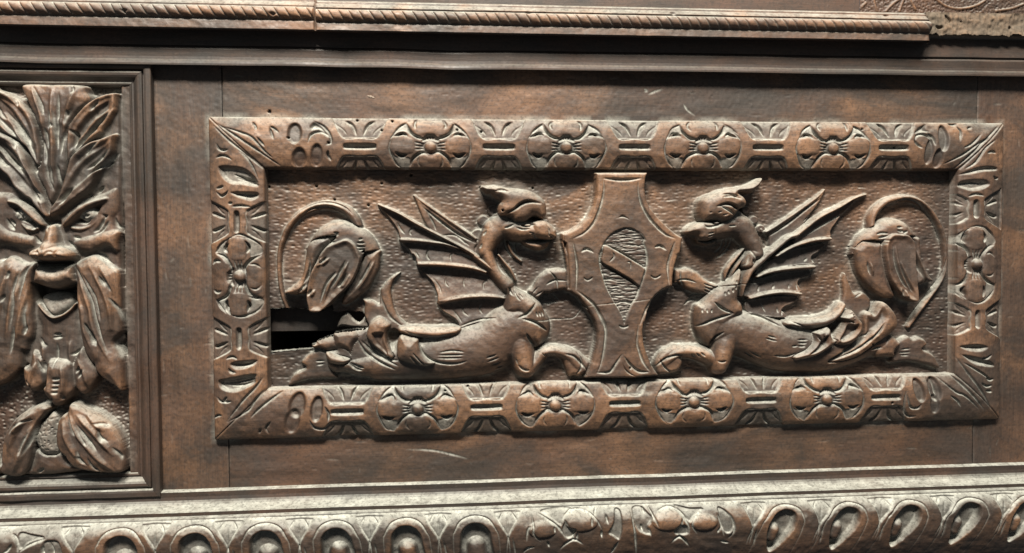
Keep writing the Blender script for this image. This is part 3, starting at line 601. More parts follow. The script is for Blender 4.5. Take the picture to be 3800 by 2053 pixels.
frag = P("d5 1245,410 1290,270 1370,190 1432,165 1500,250 1590,315 1640,290 1690,240 1720,330 1750,390 1700,420 1500,418 1340,395", -15)
gap = P("d5 60,108 450,102 780,118 830,158 985,160 1060,108 1170,58 1180,168 1250,178 1430,153 1660,163 1700,230 1740,330 1760,400 1690,432 1560,446 1350,462 1212,490 1195,532 1060,570 925,624 905,664 838,689 880,752 600,776 300,801 60,821", -5)[:, :2]
gap = dens(gap, 14); gap = gap + np.random.default_rng(6).normal(0, 0.9, gap.shape)
hole = np.zeros(F.H.shape, bool)
w_, i_, _ = F.poly(gap, 2, True); hole[w_] |= i_
w_, i_, d_ = F.poly(frag, 10)
F.keep = ~hole
F.keep[w_] |= i_
F.H[w_][i_] = (G - 4 + 16 * np.sqrt(np.clip(d_ / 10, 0, 1)))[i_]; F.L[w_][i_] = dr_leaf; F.D[w_][i_] = 0.15; F.W[w_][i_] = 0
# thickness of the broken edge: skirts run back from the outline of the gap
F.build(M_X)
def skirt(name, p, d0, d1, mat, parent, closed=True):
    q = np.vstack([p, p[:1]]) if closed else p
    q = np.vstack([q[i] + (q[i + 1] - q[i]) * np.linspace(0, 1, 2)[:-1, None] for i in range(len(q) - 1)] + [q[-1:]])
    n = len(q); co = np.zeros((2 * n, 3))
    co[:n, 0], co[:n, 1], co[:n, 2] = q[:, 0] * S, -d0 * S, -q[:, 1] * S
    co[n:, 0], co[n:, 1], co[n:, 2] = q[:, 0] * S, -d1 * S, -q[:, 1] * S
    i = np.arange(n - 1); return mesh_obj(name, co, np.stack([i, i + 1, i + 1 + n, i + n], -1), mat, parent, smooth=False)
skirt("broken_edge", gap, G + 1, G - 46, M_CAV, chest)
def box(name, u0, u1, v0, v1, d0, d1, mat, parent=None, bev=2.5):
    """a board: bevelled front, d1 = front proudness, d0 = back"""
    b = bev
    r0 = [(u0, v0, d0), (u1, v0, d0), (u1, v1, d0), (u0, v1, d0)]
    r1 = [(u0, v0, d1 - b), (u1, v0, d1 - b), (u1, v1, d1 - b), (u0, v1, d1 - b)]
    r2 = [(u0 + b, v0 + b, d1), (u1 - b, v0 + b, d1), (u1 - b, v1 - b, d1), (u0 + b, v1 - b, d1)]
    co = np.array([(u * S, -d * S, -v * S) for u, v, d in r0 + r1 + r2])
    q = []
    for k in range(4):
        n = (k + 1) % 4
        q += [(k, k + 4, n + 4, n), (k + 4, k + 8, n + 8, n + 4)]
    q += [(8, 11, 10, 9), (0, 1, 2, 3)]
    return mesh_obj(name, co, np.array(q), mat, parent or chest, smooth=False)
def sweep(name, prof, u0, u1, mat, parent=None, nseg=140, wob=0.6, seed=0):
    """a moulding: profile rows (v, d) run along u with a hand-planed unevenness"""
    pr = np.array(prof, float); us = np.linspace(u0, u1, nseg); r = np.random.default_rng(seed)
    nz = np.interp(us, np.linspace(u0, u1, 24), r.normal(0, wob, 24)); nd = np.interp(us, np.linspace(u0, u1, 40), r.normal(0, wob, 40))
    co = np.empty((nseg, len(pr), 3)); co[..., 0] = us[:, None] * S
    co[..., 1] = -(pr[None, :, 1] + nd[:, None]) * S; co[..., 2] = -(pr[None, :, 0] + nz[:, None]) * S
    idx = np.arange(nseg * len(pr)).reshape(nseg, -1)
    q = np.stack([idx[:-1, :-1], idx[:-1, 1:], idx[1:, 1:], idx[1:, :-1]], -1).reshape(-1, 4)
    return mesh_obj(name, co.reshape(-1, 3), q, mat, parent or chest, smooth=False)

# inner board and dark interior seen through the gap
gu0, gu1 = U(900, 1200)[0], U(1480, 1200)[0]
box("inner_board", gu0, gu1, U(1100, 1095, -60)[1], U(1100, 1230, -64)[1], G - 90, G - 44, M_CAV)
def cavity(name, u0, u1, v0, v1, d0, d1, mat):
    c = [(u0, v0), (u1, v0), (u1, v1), (u0, v1)]
    co = np.array([(u * S, -d * S, -v * S) for d in (d0, d1) for u, v in c])
    mesh_obj(name, co, np.array([(0, 1, 5, 4), (1, 2, 6, 5), (2, 3, 7, 6), (3, 0, 4, 7), (4, 5, 6, 7)]), mat, chest, smooth=False)
cavity("chest_interior", -1330, -840, -20, 420, G - 6, -700, M_CAV)

# ================================================================== carved frame round the dragon panel
OU, OV, IU, IV = 1500.0, 578.5, 1307.0, 396.0
R = Field(-OU - 5, OU + 5, -OV - 5, OV + 5, 2.2, 0.0)
tl = (R.x[None] + OU) / (OU - IU); tr = (OU - R.x[None]) / (OU - IU); tt = (R.y[:, None] + OV) / (OV - IV); tb = (OV - R.y[:, None]) / (OV - IV)
T = np.minimum(np.minimum(tl, tr), np.minimum(tt, tb)).astype(np.float32)
R.L = np.where(T == tt, 1, np.where(T == tb, 2, np.where(T == tl, 3, 4))).astype(np.int16)
R.names = [None, ("frame_moulding", 0, M_X, None), ("frame_moulding", 0, M_X, None), ("frame_moulding", 0, M_Z, None), ("frame_moulding", 0, M_Z, None)]
R.H = (12 + 38 * np.sin(np.pi * np.clip(0.03 + 0.90 * T, 0, 1)) ** 0.62).astype(np.float32)
srt = np.sort(np.stack(np.broadcast_arrays(tl, tr, tt, tb)), axis=0); md = (srt[1] - srt[0]) * 185
R.H -= 7 * np.clip(1 - md / 5, 0, 1)                                    # mitre joints
R.H[T < 0] = -3; R.H[T > 1] = G - 4
R.keep = (T > -0.02) & (T < 1.02)
R0 = R.H.copy()
def xf(cu, cv, ax, sx=1.0):
    if ax == 'h': return lambda pts: np.array([(cu + a * sx, cv + b) for a, b in pts])
    return lambda pts: np.array([(cu + b * 0.98, cv + a * sx) for a, b in pts])
def rosette(cx, cy, ax, parent, mat, sx=1.0):
    cu, cv = U(cx, cy, 50); X = xf(cu, cv, ax, sx); l = R.lab("rosette", parent, mat)
    a = np.linspace(0, 2 * np.pi, 25)[:-1]
    w, ins, _ = R.poly(X(np.c_[142 * np.cos(a), -6 + 116 * np.sin(a)]), 2); okm = ins & (R.L[w] == parent) & (T[w] > 0.05) & (T[w] < 0.97); R.L[w][okm] = l
    j = lambda pts: [(p + rng.normal(0, 1.6), q + rng.normal(0, 1.6)) for p, q in pts]
    for m_ in (1, -1):
        R.carve(X([(m_ * p, q) for p, q in j([(86, -86), (112, -70), (138, -38), (140, -28), (118, -50), (92, -54), (72, -44), (46, -33), (66, -52), (80, -70)])]), 5, 5, 'flat', dust=0.5)
        R.carve(X([(m_ * p, q) for p, q in j([(140, 20), (126, 56), (100, 76), (80, 78), (70, 44), (84, 36), (108, 36), (126, 30)])]), 4, 5, 'flat', dust=0.35)
        R.groove(X(j([(m_ * 140, -30), (m_ * 147, 0), (m_ * 138, 32), (m_ * 118, 64), (m_ * 95, 80)])), 6, 7, 0.4)
        R.groove(X(j([(m_ * 132, -46), (m_ * 110, -72), (m_ * 80, -90)])), 6, 6, 0.2)
        R.carve(X([(m_ * p, q) for p, q in j([(136, -36), (112, -56), (84, -45), (100, -43), (120, -36)])]), 11, 6)
        R.carve(X([(m_ * p, q) for p, q in j([(132, 22), (106, 40), (84, 30), (100, 26), (118, 22)])]), 8, 6)
        R.groove(X(j([(m_ * 84, -84), (m_ * 70, -52), (m_ * 44, -34), (m_ * 16, -30)])), 9, 13, 0.45)
        R.groove(X(j([(m_ * 76, 72), (m_ * 62, 38), (m_ * 32, 18), (m_ * 12, 22)])), 9, 13, 0.4)
        R.groove(X(j([(m_ * 118, -40), (m_ * 100, -50), (m_ * 84, -42)])), 9, 13, 0.3)
        R.groove(X(j([(m_ * 124, 22), (m_ * 104, 32), (m_ * 84, 26)])), 9, 12, 0.3)
        R.groove(X(j([(m_ * 46, -98), (m_ * 56, -84), (m_ * 52, -66)])), 9, 9, 0.5)
        R.groove(X(j([(m_ * 40, 34), (m_ * 44, 56), (m_ * 30, 76)])), 6, 5, 0.2)
        for q_ in (-15, -4, 7): R.groove(X([(m_ * 58, q_ * 1.2), (m_ * 24, q_ * 0.8)]), 4, 7, 0.5)
    for pp in ([(-80, -92), (-60, -56), (-40, -40), (0, -52), (40, -40), (60, -56), (80, -92)], [(-70, 84), (-56, 44), (-28, 26), (0, 34), (28, 26), (56, 44), (70, 84)],
               [(-138, -28), (-112, -42), (-84, -36), (-60, -26), (-60, 16), (-86, 26), (-112, 28), (-136, 18)], [(138, -28), (112, -42), (84, -36), (60, -26), (60, 16), (86, 26), (112, 28), (136, 18)]):
        R.blob(0, X(pp), 4, 22, mode='add')
    for q_ in (-8, 0, 8): R.groove(X([(q_, -24), (q_ * 1.6, -48)]), 3.5, 5, 0.2)
    R.carve(X([(-34, -26), (-16, -46), (0, -50), (18, -46), (36, -26), (28, -16), (0, -22), (-28, -16)]), 14, 10)
    R.carve(X([(44 * math.cos(q), 1 + 30 * math.sin(q)) for q in np.linspace(0, 6.28, 13)[:-1]]), 9, 16, dust=0.12)
    R.tube(l, np.array([[*X([(-1, -1)])[0], 21, 28], [*X([(1, 1)])[0], 21, 28]]), 32, 0.35)
def bar(cx, cy, ax, parent, mat, L=60, sx=1.0):
    cu, cv = U(cx, cy, 50); X = xf(cu, cv, ax, sx)
    e = 35
    for m_ in (1, -1):
        k = 1 if m_ == 1 else 0.92
        R.carve(X([(-L, -m_ * 33), (L, -m_ * 33), (L + 12, -m_ * 50), (L + 24, -m_ * 74), (L + 46, -m_ * 116), (0, -m_ * 118), (-L - 46, -m_ * 116), (-L - 24, -m_ * 74), (-L - 12, -m_ * 50)]), 11 * k, 5, 'flat', sharp=True, dust=0.08)
        R.groove(X([(-L - 30, -m_ * 88), (-L, -m_ * 34), (0, -m_ * 33), (L, -m_ * 34), (L + 30, -m_ * 88)]), 4, 4, 0.5, taper=False)
        for n_ in (1, -1):
            R.groove(X([(n_ * (L - 8), -m_ * 96), (n_ * 28, -m_ * 80), (n_ * 13, -m_ * 44)]), 10, 12, 0.4)
            R.groove(X([(n_ * (L + 26), -m_ * 84), (n_ * (L - 2), -m_ * 62), (n_ * (L - 14), -m_ * 44)]), 5, 4, 0.25)
    R.carve(X([(-L - 2, -4), (-L + 8, -15), (0, -16), (L - 8, -15), (L + 2, -4), (L - 6, 9), (0, 11), (-L + 6, 9)]), 17, 10, dust=0.2)
for x_ in ((1597, 546), (2102, 548), (2611, 549), (3095, 551)): rosette(x_[0], x_[1], 'h', 1, M_X)
for x_ in ((1550, 1521), (2062, 1507), (2578, 1494), (3072, 1485)): rosette(x_[0], x_[1], 'h', 2, M_X)
rosette(889, 1027, 'v', 3, M_Z); rosette(3628, 982, 'v', 4, M_Z)
for x_ in ((1335, 546), (1852, 548), (2356, 549), (2852, 550), (3318, 551)): bar(x_[0], x_[1], 'h', 1, M_X)
for x_ in ((1288, 1533), (1806, 1515), (2320, 1501), (2826, 1489), (3290, 1478)): bar(x_[0], x_[1], 'h', 2, M_X)
for x_ in ((880, 824), (889, 1258)): bar(x_[0], x_[1], 'v', 3, M_Z, 40)
for x_ in ((3628, 775), (3633, 1186)): bar(x_[0], x_[1], 'v', 4, M_Z, 36)
q45 = lambda t_: P(t_, 42)
# end motifs and corner leaves
def oval(t_, a, b, rot, dep, dust=0.3):
    c_ = q45(t_)[0]; an = np.linspace(0, 2 * np.pi, 17)[:-1]; cr, sr = math.cos(rot), math.sin(rot)
    R.carve(np.c_[c_[0] + a * np.cos(an) * cr - b * np.sin(an) * sr, c_[1] + a * np.cos(an) * sr + b * np.sin(an) * cr], dep * 1.15, min(a, b) * 0.45, dust=0.0)
oval("m1 1430,410", 29, 42, 0, 12); oval("m1 1500,800", 30, 40, 0.2, 10, 0.1); oval("m1 1780,760", 26, 44, 0.1, 9, 0.1)
oval("m3 1290,400", 24, 54, 0, 12); oval("m3 1060,620", 22, 50, 0.1, 10, 0.1); oval("m3 1210,720", 24, 40, 0.1, 9, 0.1)
oval("m6 1560,620", 34, 52, 0.25, 12); oval("m6 1480,880", 32, 50, 0.25, 10, 0.15); oval("m6 1870,680", 26, 50, 0.15, 13)
oval("m8 900,640", 26, 50, -0.25, 13); oval("m8 1150,620", 30, 52, -0.25, 12); oval("m8 1150,860", 22, 40, -0.1, 8, 0.1)
for t_ in ("m1 1730,210 1880,290 1990,430 2010,560 1930,590", "m1 1650,560 1700,430 1820,385 1960,430", "m3 830,440 870,360 970,340 1070,400 1110,500", "m3 820,430 860,500 940,560", "m3 1040,330 1120,400 1150,520",
           "m6 2050,890 2060,760 2000,640", "m6 1760,860 1830,980 1990,1000 2070,900", "m8 690,640 660,900 740,1050 880,1060", "m8 700,700 760,900 880,920 930,860", "m1 1970,690 1960,760 2010,840"):
    R.groove(q45(t_), 8, 11, 0.5)
R.carve(q45("m1 1660,300 1730,215 1860,270 1960,380 2010,480 1930,470 1800,360 1700,370"), 15, 12, dust=0.3); R.carve(q45("m3 830,330 900,230 1050,160 1030,250 1090,300 960,320"), 15, 12, dust=0.3)
for t_ in ("m1 200,930 450,918 650,960 800,1080 850,1180 840,1270 600,1240 420,1225 270,1120", "m4 650,60 760,40 1090,50 1115,140 1000,205 850,175 720,120", "m6 285,230 450,175 880,105 915,200 880,285 650,400 480,420 320,365",
           "m5 650,1090 760,1020 1085,1005 1080,1075 950,1150 760,1175", "m3 1540,985 1700,900 1900,840 2140,850 2145,925 1900,945 1700,985", "m3 1540,1150 1620,1060 1930,1050 2030,1140 1900,1225 1740,1250 1600,1205",
           "m8 1590,70 1800,90 2060,180 2110,270 1900,260 1740,215", "m8 1560,-60 1800,-110 2000,-60 1900,20 1700,20"):
    R.carve(q45(t_), 20, 16, dust=0.25)
for t_ in ("m1 450,1060 650,1130 850,1190", "m1 500,1110 700,1180 850,1230", "m4 760,95 900,90 1080,100", "m6 400,280 640,260 900,200", "m6 430,310 700,300 900,240", "m5 760,1100 900,1100 1040,1080", "m3 1600,1120 1750,1110 1880,1120",
           "m4 700,290 830,275 990,292", "m3 1690,1330 1800,1290 1920,1320", "m1 180,570 220,650 300,680 380,670", "m1 170,800 250,765 350,780 440,840", "m1 180,1290 240,1270 300,1250", "m6 270,500 330,560 430,570 520,555", "m6 440,490 380,560", "m6 215,850 270,800 350,790",
           "m4 430,50 520,120 590,90 640,30", "m4 640,240 700,230", "m5 960,0 1050,35 1150,15", "m5 600,1000 700,960 780,1000", "m5 640,1150 680,1200 760,1215", "m3 1980,640 2060,615 2130,640", "m3 2090,1010 2140,1040 2180,1030", "m8 1900,120 1960,130 2060,70", "m8 1880,520 1960,570 2060,560", "m8 1960,440 2010,470 2090,460", "m8 1950,640 2060,660"):
    R.groove(q45(t_), 7, 10, 0.5)
for t_ in ("m1 170,240 480,440 800,650 1200,925", "m1 130,280 330,470 560,660 760,830 930,980", "m1 540,680 700,840 850,1150", "m1 270,300 560,390 760,480 960,700 1080,800", "m1 830,470 960,620", "m3 2030,390 1850,480 1600,660 1310,810", "m3 2200,200 1950,430 1700,680 1480,890", "m3 2130,420 1950,560 1800,780 1640,890", "m3 1880,340 1750,480 1600,560",
           "m6 1040,370 900,520 780,700 450,890", "m6 1330,395 1150,520 950,680 820,820", "m6 1010,180 880,350 700,540 440,880", "m6 1150,870 1090,940 1060,1000 1100,1080", "m6 980,990 940,1080", "m8 1380,350 1560,520 1750,720 1930,940", "m8 1520,110 1720,420 1900,680 2060,960", "m8 1210,430 1480,660 1620,720 1850,930", "m8 1620,200 1900,370 2030,470", "m8 1040,430 1090,730", "m8 1120,430 1190,760", "m8 1390,720 1500,800 1560,900",
           "m1 750,225 800,290 820,350", "m1 1040,300 1100,330 1180,400", "m1 1030,310 1060,400 1100,500", "m3 1530,220 1580,300 1540,450", "m3 1400,160 1480,180 1560,160", "m3 1690,250 1760,220"):
    R.groove(q45(t_), 7, 9, 0.4)
for t_ in ("m1 2415,187", "m2 665,122", "m2 1702,262", "m2 2090,290", "m2 500,270", "m3 15,252", "m3 530,540", "m7 1512,315", "m7 1875,250", "m8 470,838", "m1 1330,480", "m1 1972,560"):
    u_ = q45(t_)[0]; a_ = np.linspace(0, 2 * np.pi, 9)[:-1]; R.carve(np.c_[u_[0] + 4.5 * np.cos(a_), u_[1] + 4.5 * np.sin(a_)], 22, 3, 'flat')
R.D *= 0.8
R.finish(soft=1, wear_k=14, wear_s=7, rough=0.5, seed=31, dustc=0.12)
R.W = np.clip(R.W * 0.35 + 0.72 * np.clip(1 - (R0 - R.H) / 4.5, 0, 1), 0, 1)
R.H[T < 0] = -3; R.H[T > 1] = G - 4
R.build(M_X)

# ================================================================== grotesque mask panel
B0 = -16.0
A = Field(-2275, -1766, -694, 698, 2.05, B0)
mg = A.lab("mask_panel", 0, M_Z); A.L[:] = mg
punch(A, mg, 15, 12, 5.0, 4.0, 3.6, 9)
pm = lambda t_, d=15: P(t_, d)
mk = A.lab("grotesque_mask", 0, M_Z)
leafl = lambda: A.lab("leaf", mk, M_Z)
def leaf(txt, h, edge, wall=22, cup=0, gu=0, gv=0, mode='over', d=15, l=None, prof='round'):
    l = l or leafl(); A.blob(l, pm(txt, d), h, 15, wall=wall * 0.6, base=B0, cup=cup, cupw=edge, gu=gu, gv=gv, mode=mode, prof=prof); return l
def vein(txt, w=9, dep=9, dust=0.35, d=25): A.groove(pm(txt, d), w, dep, dust)
def crest(txt, w=16, h=9, d=25): A.groove(pm(txt, d), w, -h, 0.0)
# crown of leaves over a continuous carved body; a plain margin runs down the edge of the panel
A.blob(mk, pm("f1 -300,260 150,300 430,290 560,520 1150,520 1450,400 1900,300 1955,700 f2 1960,300 f3 1955,200 1960,1200 f4 1955,300 1500,500 1300,700 600,700 300,600 -300,700", 5), 30, 14, wall=6, base=B0)
A.blob(0, np.array([(-1803, -700), (-1760, -700), (-1760, 700), (-1803, 700)]), 18, 4, wall=6, base=B0, sharp=True)
leaf("f1 390,78 800,60 1370,78 1430,190 1480,340 1250,560 1150,740 1130,900 1130,1380 f2 1020,380 860,690 720,420 600,160 f1 690,1200 700,1000 650,780 560,560 460,330", 46, 50, wall=24, cup=-8)
for t_ in ("f1 560,100 660,300 740,570", "f1 640,240 720,420 750,560", "f1 1170,90 1200,160 1190,220", "f1 1190,470 1100,620 1080,720", "f1 1130,480 1090,600", "f1 980,200 980,500 960,700", "f1 840,480 850,640 840,800", "f1 910,500 920,700 950,1000", "f1 980,640 960,900 970,1100",
           "f2 800,60 810,250 900,480", "f2 950,40 970,200 990,380", "f2 560,20 640,200", "f2 870,60 860,240 890,360", "f1 1080,820 1030,1000 1010,1200", "f1 760,760 790,900 820,1100", "f1 850,690 900,760", "f1 700,900 760,1100 800,1380"): vein(t_, 9, 7, 0.4)
leaf("f1 -300,60 -150,100 0,145 170,210 330,310 460,430 560,560 620,700 655,790 680,950 720,1130 690,1390 560,1240 480,1080 330,960 150,870 0,720 -150,640 -300,600", 58, 40, wall=40, cup=24, gu=0.02)
for t_ in ("f1 -60,380 20,520 150,630", "f1 230,560 400,800 550,1050", "f1 100,480 330,760 520,1060 640,1300", "f1 220,270 300,350 330,420", "f1 -100,500 150,760 400,980"): vein(t_, 10, 10, 0.5)
leaf("f1 -300,820 0,845 130,870 280,950 400,1050 500,1190 570,1390 f2 650,250 740,480 800,700 870,870 790,890 600,700 460,570 300,430 200,270 0,110 -300,20", 68, 42, wall=44, cup=24)
for t_ in ("f1 230,930 290,1010 330,1100", "f1 0,1190 90,1310 200,1370", "f1 110,1150 280,1330 f2 420,200", "f1 20,1020 250,1290 f2 430,130", "f2 580,390 680,520 750,650", "f2 560,420 640,560 730,660", "f2 440,570 540,620 580,690", "f2 500,640 560,740 690,820"): vein(t_, 10, 10, 0.5)
leaf("f1 1130,780 1200,640 1330,480 1500,330 1680,240 1895,203 1905,300 1890,480 1850,560 1790,680 1700,790 1680,850 1540,950 1350,1090 1220,1210 1130,1370 1110,1050", 60, 40, wall=42, cup=26)
for t_ in ("f1 1610,310 1530,400 1470,500", "f1 1850,430 1500,800 1220,1150", "f1 1680,560 1400,900 1180,1180", "f1 1150,800 1250,900 1200,1200"): vein(t_, 11, 11, 0.45)
leaf("f1 1140,1380 1200,1220 1350,1080 1500,985 1680,930 1900,858 1890,1000 1870,1150 1800,1300 1720,1390 f2 1800,20 1690,140 1600,330 1480,480 1250,650 1080,790 960,860 860,880 880,740 1000,560 1100,250", 70, 42, wall=44, cup=24)
for t_ in ("f1 1660,960 1500,1060 1420,1180", "f1 1890,1150 1700,1340 f2 1450,240", "f1 1800,1100 1600,1300 f2 1420,130", "f2 1820,10 1660,90 1500,200", "f2 1210,420 1090,560 980,660", "f2 1200,460 1100,600 1020,690", "f2 1480,520 1380,600 1330,610", "f2 1660,390 1540,510", "f2 1320,700 1250,770", "f2 1150,800 1080,860"): vein(t_, 10, 10, 0.45)
for t_ in ("f1 -150,420 120,600 330,850 520,1150", "f1 30,300 250,470 420,720 560,980", "f1 -100,960 200,1280 f2 330,120 520,400", "f1 150,1000 370,1200 f2 560,200 700,520", "f1 1800,480 1550,640 1350,900 1200,1150", "f1 1800,300 1500,480 1300,700 1180,900",
           "f1 1800,1010 1500,1200 1300,1380 f2 1100,450", "f2 1700,90 1450,300 1250,470 1020,720", "f1 870,150 890,600 900,1100 f2 880,300", "f1 560,130 700,520 760,900", "f1 1250,150 1130,500 1050,900"): crest(t_)
# face: brows overhang, eyes, cheeks, nose
A.blob(mk, pm("f2 -300,450 0,480 180,490 300,560 480,700 600,790 760,890 960,880 1080,800 1250,660 1480,560 1700,480 1900,420 1920,760 1840,930 1900,1080 1930,1110 1895,1390 f3 1880,140 1760,60 1600,105 1500,150 1300,200 1250,360 1000,420 640,420 560,300 300,100 100,60 -300,150", 15), 46, 40, wall=20, base=B0, mode='max')
A.blob(mk, pm("f2 790,1050 960,1050 1010,1200 1080,1330 f3 1150,120 1100,240 900,290 680,260 600,130 f2 690,1320 750,1180", 30), 80, 30, wall=36, base=B0, mode='max')
A.blob(mk, pm("f2 1250,1230 1500,1160 1720,1100 1935,1110 1905,1300 f3 1890,140 1760,60 1600,105 1500,152 1350,140 1230,90 f2 1160,1330", 20), 58, 30, wall=34, base=B0, mode='max', cup=0)
A.blob(mk, pm("f2 -300,1000 0,960 200,1090 420,1140 620,1200 640,1330 f3 570,100 300,62 100,15 -300,60", 20), 58, 30, wall=34, base=B0, mode='max')
A.carve(pm("f2 760,900 960,900 1020,1000 960,1045 800,1045 720,1000", 25), 22, 14)
def eye(txt, ballc, r):
    A.carve(pm(txt, 25), 26, 14); l = A.lab("eye", mk, M_Z); c_ = pm(ballc, 25)[0]
    a = np.linspace(0, 2 * np.pi, 17)[:-1]; A.blob(l, np.c_[c_[0] + r * 1.3 * np.cos(a), c_[1] + r * np.sin(a)], 52, 22, wall=18, base=B0, mode='max'); return c_
eye("f2 1210,985 1300,860 1420,750 1560,695 1650,690 1610,810 1500,930 1380,990", "f2 1440,850", 27)
eye("f2 245,715 400,785 500,880 650,1040 500,1000 400,940 300,860", "f2 410,860", 27)
for t_ in ("f2 1390,800 1400,870 1480,850", "f2 1340,840 1370,920", "f2 1310,975 1400,975 1480,890", "f2 300,790 360,850 330,900", "f2 430,850 400,890 420,930", "f2 350,920 430,940 520,910"): vein(t_, 6, 8, 0.3, 30)
A.tube(mk, pm("f2 170,640,12,58 330,680,16,66 480,790,18,70 620,920,18,70 720,1010,10,64", 35), B0); A.tube(mk, pm("f2 1700,600,12,56 1550,650,16,64 1400,720,18,70 1250,830,18,72 1130,950,16,72 1060,1020,10,66", 35), B0)
A.tube(mk, pm("f2 380,1000,10,50 500,1080,14,58 640,1070,12,60", 30), B0); A.tube(mk, pm("f2 1180,1060,12,56 1320,1080,14,54 1480,1020,12,50 1600,900,9,46", 30), B0)
for t_ in ("f2 140,910 200,1020 280,1090", "f2 200,920 280,1030", "f2 1720,860 1620,1050 1520,1130", "f2 1760,940 1660,1090 1570,1160", "f2 1830,900 1860,1010 1940,1080", "f2 600,1180 640,1260 700,1290", "f2 1210,1200 1330,1230", "f2 1130,1270 1190,1330 1240,1380", "f2 860,1050 940,1050", "f2 560,1080 640,1050"): vein(t_, 9, 9, 0.6, 25)
for n_, q_ in enumerate(A.names):
    if q_ and q_[0] == "eye": A.D[A.L == n_] = 0.4
A.carve(pm("f2 1640,840 1760,850 1700,920", 25), 8, 8, dust=0.3)
nose = A.lab("nose", mk, M_Z)
A.tube(nose, pm("f2 870,1070,20,74 890,1200,26,86 880,1340,36,98 f3 870,110,44,108", 40), B0, 0.5)
A.blob(nose, pm("f3 575,150 680,80 880,50 1080,80 1190,150 1212,225 1150,275 1000,292 880,296 740,290 610,265 552,205", 50), 116, 34, wall=66, base=B0, mode='max')
A.blob(nose, pm("f3 555,200 570,135 640,100 720,150 720,240 640,268 575,248", 45), 102, 18, wall=60, base=B0, mode='max')
A.blob(nose, pm("f3 1040,170 1110,105 1180,140 1215,215 1180,268 1090,280 1030,240", 45), 102, 18, wall=60, base=B0, mode='max')
A.groove(pm("f3 700,110 735,180 700,250", 50), 9, 7, 0.0); A.groove(pm("f3 1060,110 1020,180 1050,260", 50), 9, 7, 0.0)
for t_ in ("f3 620,180 700,160 760,190", "f3 600,215 720,240", "f3 830,210 900,150 980,170"): vein(t_, 8, 6, 0.2, 60)
A.carve(pm("f3 610,300 700,300 900,305 1150,295 1200,300 1180,345 1050,385 800,390 650,375", 20), 40, 10)
# moustache, mouth, tongue
mo = A.lab("moustache", mk, M_Z)
A.blob(mo, pm("f3 560,645 575,500 620,390 800,400 950,400 1100,355 1240,360 1300,480 1290,650 1200,655 1100,690 950,735 830,725 700,690 600,650", 35), 82, 40, wall=34, base=B0)
A.carve(pm("f3 700,420 800,440 960,430 1000,400 940,480 860,500 780,480", 40), 6, 14, dust=0.4)
A.D[A.L == mo] = 0.10
bl = lambda: A.lab("beard_leaf", mk, M_Z)
A.blob(bl(), pm("f3 1225,360 1300,290 1530,195 1700,285 1860,395 1938,490 1960,900 1982,1240 f4 1975,130 1850,285 1930,420 1988,580 1992,1062 1850,980 1690,880 1560,750 1535,650 1500,630 1400,480 1330,250 1290,0 f3 1270,1100 1250,900 1250,640", 25), 54, 12, wall=36, base=B0, gu=0.02, cup=-14, cupw=40)
for t_ in ("f3 1240,380 1330,500 1450,730 1540,940 1600,1200 f4 1640,50 1700,250 1780,470", "f3 1380,490 1560,810 1620,1000 1680,1230", "f3 1540,190 1700,290 1930,490", "f3 1550,160 1650,200 1720,280", "f3 1650,530 1750,690", "f3 1710,530 1850,780", "f3 1790,860 1930,1050 1980,1250",
           "f3 1420,1260 1490,1390 f4 1600,330", "f4 1430,0 1520,180 1560,320", "f4 1520,90 1570,220 1610,340", "f4 1850,285 1930,430 1985,580"): vein(t_, 9, 9, 0.55)
A.blob(bl(), pm("f3 590,315 450,330 250,230 100,260 -100,330 -300,500 -300,1390 f4 -200,950 60,962 250,835 390,680 408,450 470,420 500,300 560,200 580,0 f3 565,1200 545,900 555,650 600,400", 25), 52, 12, wall=34, base=B0, cup=-14, cupw=40)
for t_ in ("f3 500,370 410,560 340,800", "f3 590,320 480,450 420,680 390,900", "f3 250,440 200,570", "f3 180,820 100,950", "f3 500,900 450,1150 f4 480,100", "f4 320,30 290,250 250,470", "f4 490,20 450,180", "f3 130,240 60,320", "f3 420,420 330,650 300,1000 f4 250,100"): vein(t_, 9, 8, 0.4)
lip = A.lab("chin_beard", mk, M_Z)
A.blob(lip, pm("f3 545,870 620,960 1200,960 1255,880 1290,1390 f4 1310,100 1330,370 1500,500 1300,800 1220,930 780,930 500,700 560,420 610,220 600,0 f3 560,1200", 25), 40, 46, wall=14, base=B0, mode='max')
A.blob(lip, pm("f4 1330,370 1450,520 1560,680 1602,800 1590,880 1500,1020 1400,1110 1330,1115 1240,1010 1215,900 1200,640", 20), 48, 12, wall=28, base=B0, cup=-10, cupw=28)
A.blob(lip, pm("f4 780,930 700,1010 580,1082 500,1035 420,930 395,700 500,640 560,420 700,520 790,700", 20), 46, 12, wall=28, base=B0, cup=-10, cupw=28)
A.blob(lip, pm("f4 800,600 1000,560 1200,640 1225,930 1222,1060 1120,1200 1020,1290 960,1310 900,1290 780,1150 728,1050 740,1000 790,920", 25), 56, 12, wall=36, base=B0, cup=-14, cupw=34)
for t_ in ("f4 920,870 1060,850", "f4 920,940 1050,930", "f4 910,1010 1030,1000", "f4 900,1080 1020,1070", "f4 860,230 1020,210", "f4 870,180 1000,170", "f4 640,230 690,320 770,350", "f4 1160,490 1230,470 1310,390", "f4 640,560 690,680 750,780", "f4 700,590 740,690 780,780", "f4 1340,670 1260,780", "f4 1390,700 1300,860", "f4 880,1160 880,1220", "f4 1060,1190 1080,1130", "f4 930,300 930,700", "f4 470,900 490,970"): vein(t_, 8, 9, 0.45)
w, ins, dd = A.poly(pm("f3 552,645 600,655 700,695 830,735 950,740 1100,700 1200,660 1252,660 1252,890 1200,985 1050,1110 900,1190 740,1100 620,985 548,880", 15), 14)
tg = A.lab("tongue", mk, M_Z)
